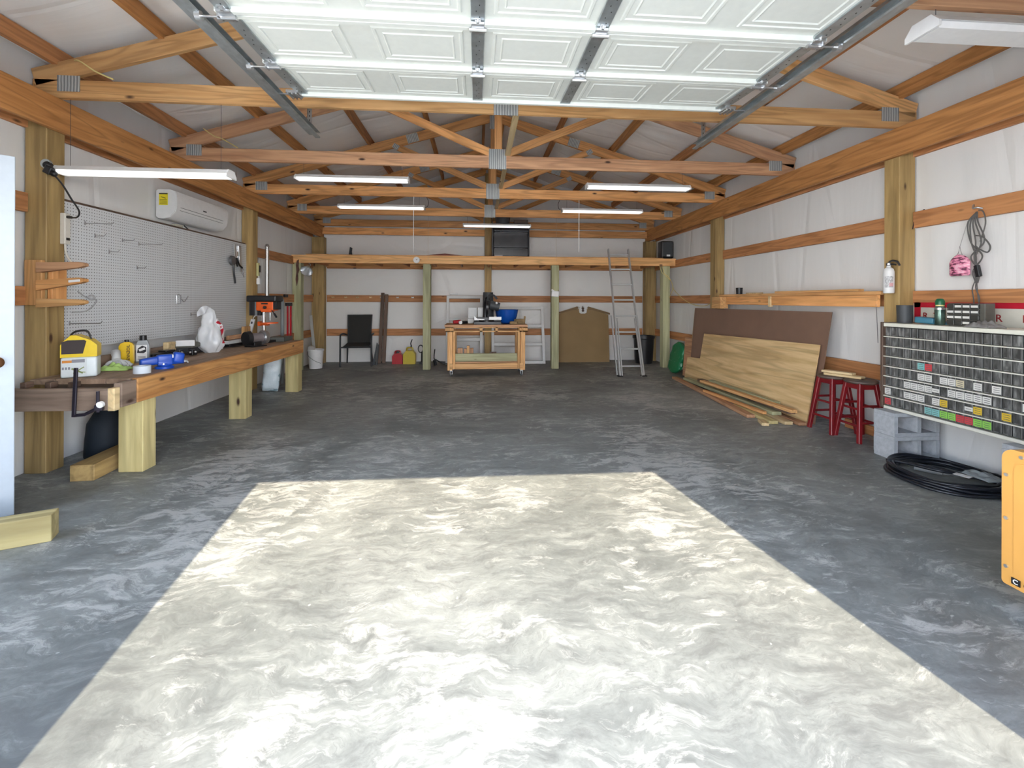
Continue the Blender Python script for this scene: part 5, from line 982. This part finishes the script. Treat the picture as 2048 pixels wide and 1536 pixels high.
mk('cords', b, GC, cd_, smooth=2); mk('hook', MB().tube(smoothpts([(.01, .04, .04), (-.02, .02, .01), (-.02, -.01, .01), (0, -.03, 0)]), .006, 6), HK, cd_); mk('plug', MB().box((-.02, -.015, -.47), (.03, .03, .09), RM(x=-.2), .008), BLACK, cd_)
pk = thing('camo_pouch', 'small pink camouflage pouch hanging with the grey cords', 'pouch', (3.755, 3.23, 1.50)); 
def pf(u, v):
    a = u*2*PI; r = (.075 if v < .55 else .075*math.cos((v-.55)/.45*PI/2)**.6+.002)*(1 if v > .05 else .9); return (.022*math.sin(a)*(1 if v > .05 else .6), r*math.cos(a), v*.165)
mk('pouch', MB().grid(pf, 28, 18), CAMO, pk, smooth=2); mk('loop', MB().tube(smoothpts([(0, -.02, .155), (0, -.006, .195), (0, 0, .23), (0, .006, .195), (0, .02, .155)]), .002, 5).tube([(0, 0, .225), (.02, -.04, .42)], .002, 5), mat('loop_grey', (.3, .28, .28), .5), pk)
# hose coil
hb = MB(); 
for q in range(11):
    r = random.Random(q); sx, sy = .30+r.uniform(-.045, .04), .315+r.uniform(-.04, .03); cx, cy = r.uniform(-.02, .02), r.uniform(-.03, .03); z = .014+(q//4)*.018
    hb.tube([(cx+sx*math.cos(a*PI/24)+.006*noise.noise(V((a*.4, q, 0))), cy+sy*math.sin(a*PI/24), z+.006*math.sin(a*.5+q)) for a in range(48)], .010, 8, True)
for q in range(3): hb.tube(smoothpts([(-.25+q*.03, .22, .05), (-.05, .1-q*.05, .055), (.1, -.1+q*.02, .05), (.22, -.24, .05)], 8), .010, 8)
hs = thing('coiled_hose', 'black coiled hose on the floor below the parts cabinet', 'hose', (3.43, 3.05, 0), -.15); mk('coil', hb, mat('hose_black', (.010, .012, .018), .35), hs, smooth=2)
mk('fittings', MB().cyl((-.12, .12, .03), (0.0, .02, .03), .018, n=12).cyl((0, .02, .03), (.12, -.02, .03), .014, n=12), mat('fitting_grey', (.25, .25, .24), .5), hs, smooth=True); mk('tag', MB().box((.02, -.12, .068), (.06, .09, .003), RM(z=.5), .001), WHITE, hs, label='white paper tag')
cloth('clear_wrapper', .16, .20, .05, mat('wrapper_film', (.5, .55, .56), .15, alpha=.5, bmp=1, bsc=30), Matrix.Translation((3.58, 2.92, .055)), 'crumpled clear plastic wrapper on the black hose coil', 'wrapper', 33)
# yellow machine
ym = thing('yellow_generator', 'yellow metal equipment cabinet at the lower right edge of the picture', 'generator', (2.50, 1.30, 0))
def rrect(y0, y1_, z0, z1, r, n=6):
    P_ = []
    rb = r*.3
    for cx, cz, a0_, q in ((y1_-r, z1-r, 0, r), (y0+r, z1-r, PI/2, r), (y0+rb, z0+rb, PI, rb), (y1_-rb, z0+rb, 3*PI/2, rb)):
        for i in range(n+1): P_.append((cx+q*math.cos(a0_+i*PI/2/n), cz+q*math.sin(a0_+i*PI/2/n)))
    return P_
Y1 = .425
b = MB().prism(rrect(-.45, Y1, .125, .69, .045), .62, lambda y, z, t: (-.30+t, y, z)); b.prism(rrect(-.405, Y1-.045, .185, .64, .03), .004, lambda y, z, t: (-.304+t, y, z)); mk('body', b, CATY, ym)
b = MB()
for q in range(11): b.box((-.3055, .20, .575-q*.021), (.002, .16, .009), None)
mk('vents', b, BLACK, ym); b = MB()
for z in (.20, .40, .58): b.cyl((-.306, Y1-.018, z), (-.30, Y1-.018, z), .007, .007, 12)
b.cyl((-.306, Y1-.07, .668), (-.30, Y1-.07, .668), .007, .007, 12); mk('rivet', b, STEEL, ym)
mk('recess', MB().lathe([(.028, 0), (.026, .006), (.018, .003), (0, .002)], (-.303, .26, .615), 20, RM(y=-PI/2)), CATY, ym, smooth=True)
mk('wheel', MB().cyl((-.24, -.2, .10), (-.18, -.2, .10), .10, .10, 28), RUB, ym, smooth=True); mk('base_frame', MB().bx(-.25, .28, -.40, .36, .07, .125, .004).bx(-.2, -.15, .2, .25, 0, .07).bx(.2, .25, .2, .25, 0, .07), BLACK, ym)
LG = Matrix.Rotation(-PI/2, 4, 'Z') @ Matrix.Rotation(PI/2, 4, 'X')
mk('logo_square', MB().bx(-.3075, -.3045, .355, .385, .142, .168), BLACK, ym); text('logo_letter', 'C', .026, Matrix.Translation((-.3085, .370, .155)) @ LG, WHITE, ym)
text('lettering', 'CAT', .030, Matrix.Translation((-.3062, .315, .155)) @ LG, BLACK, ym)
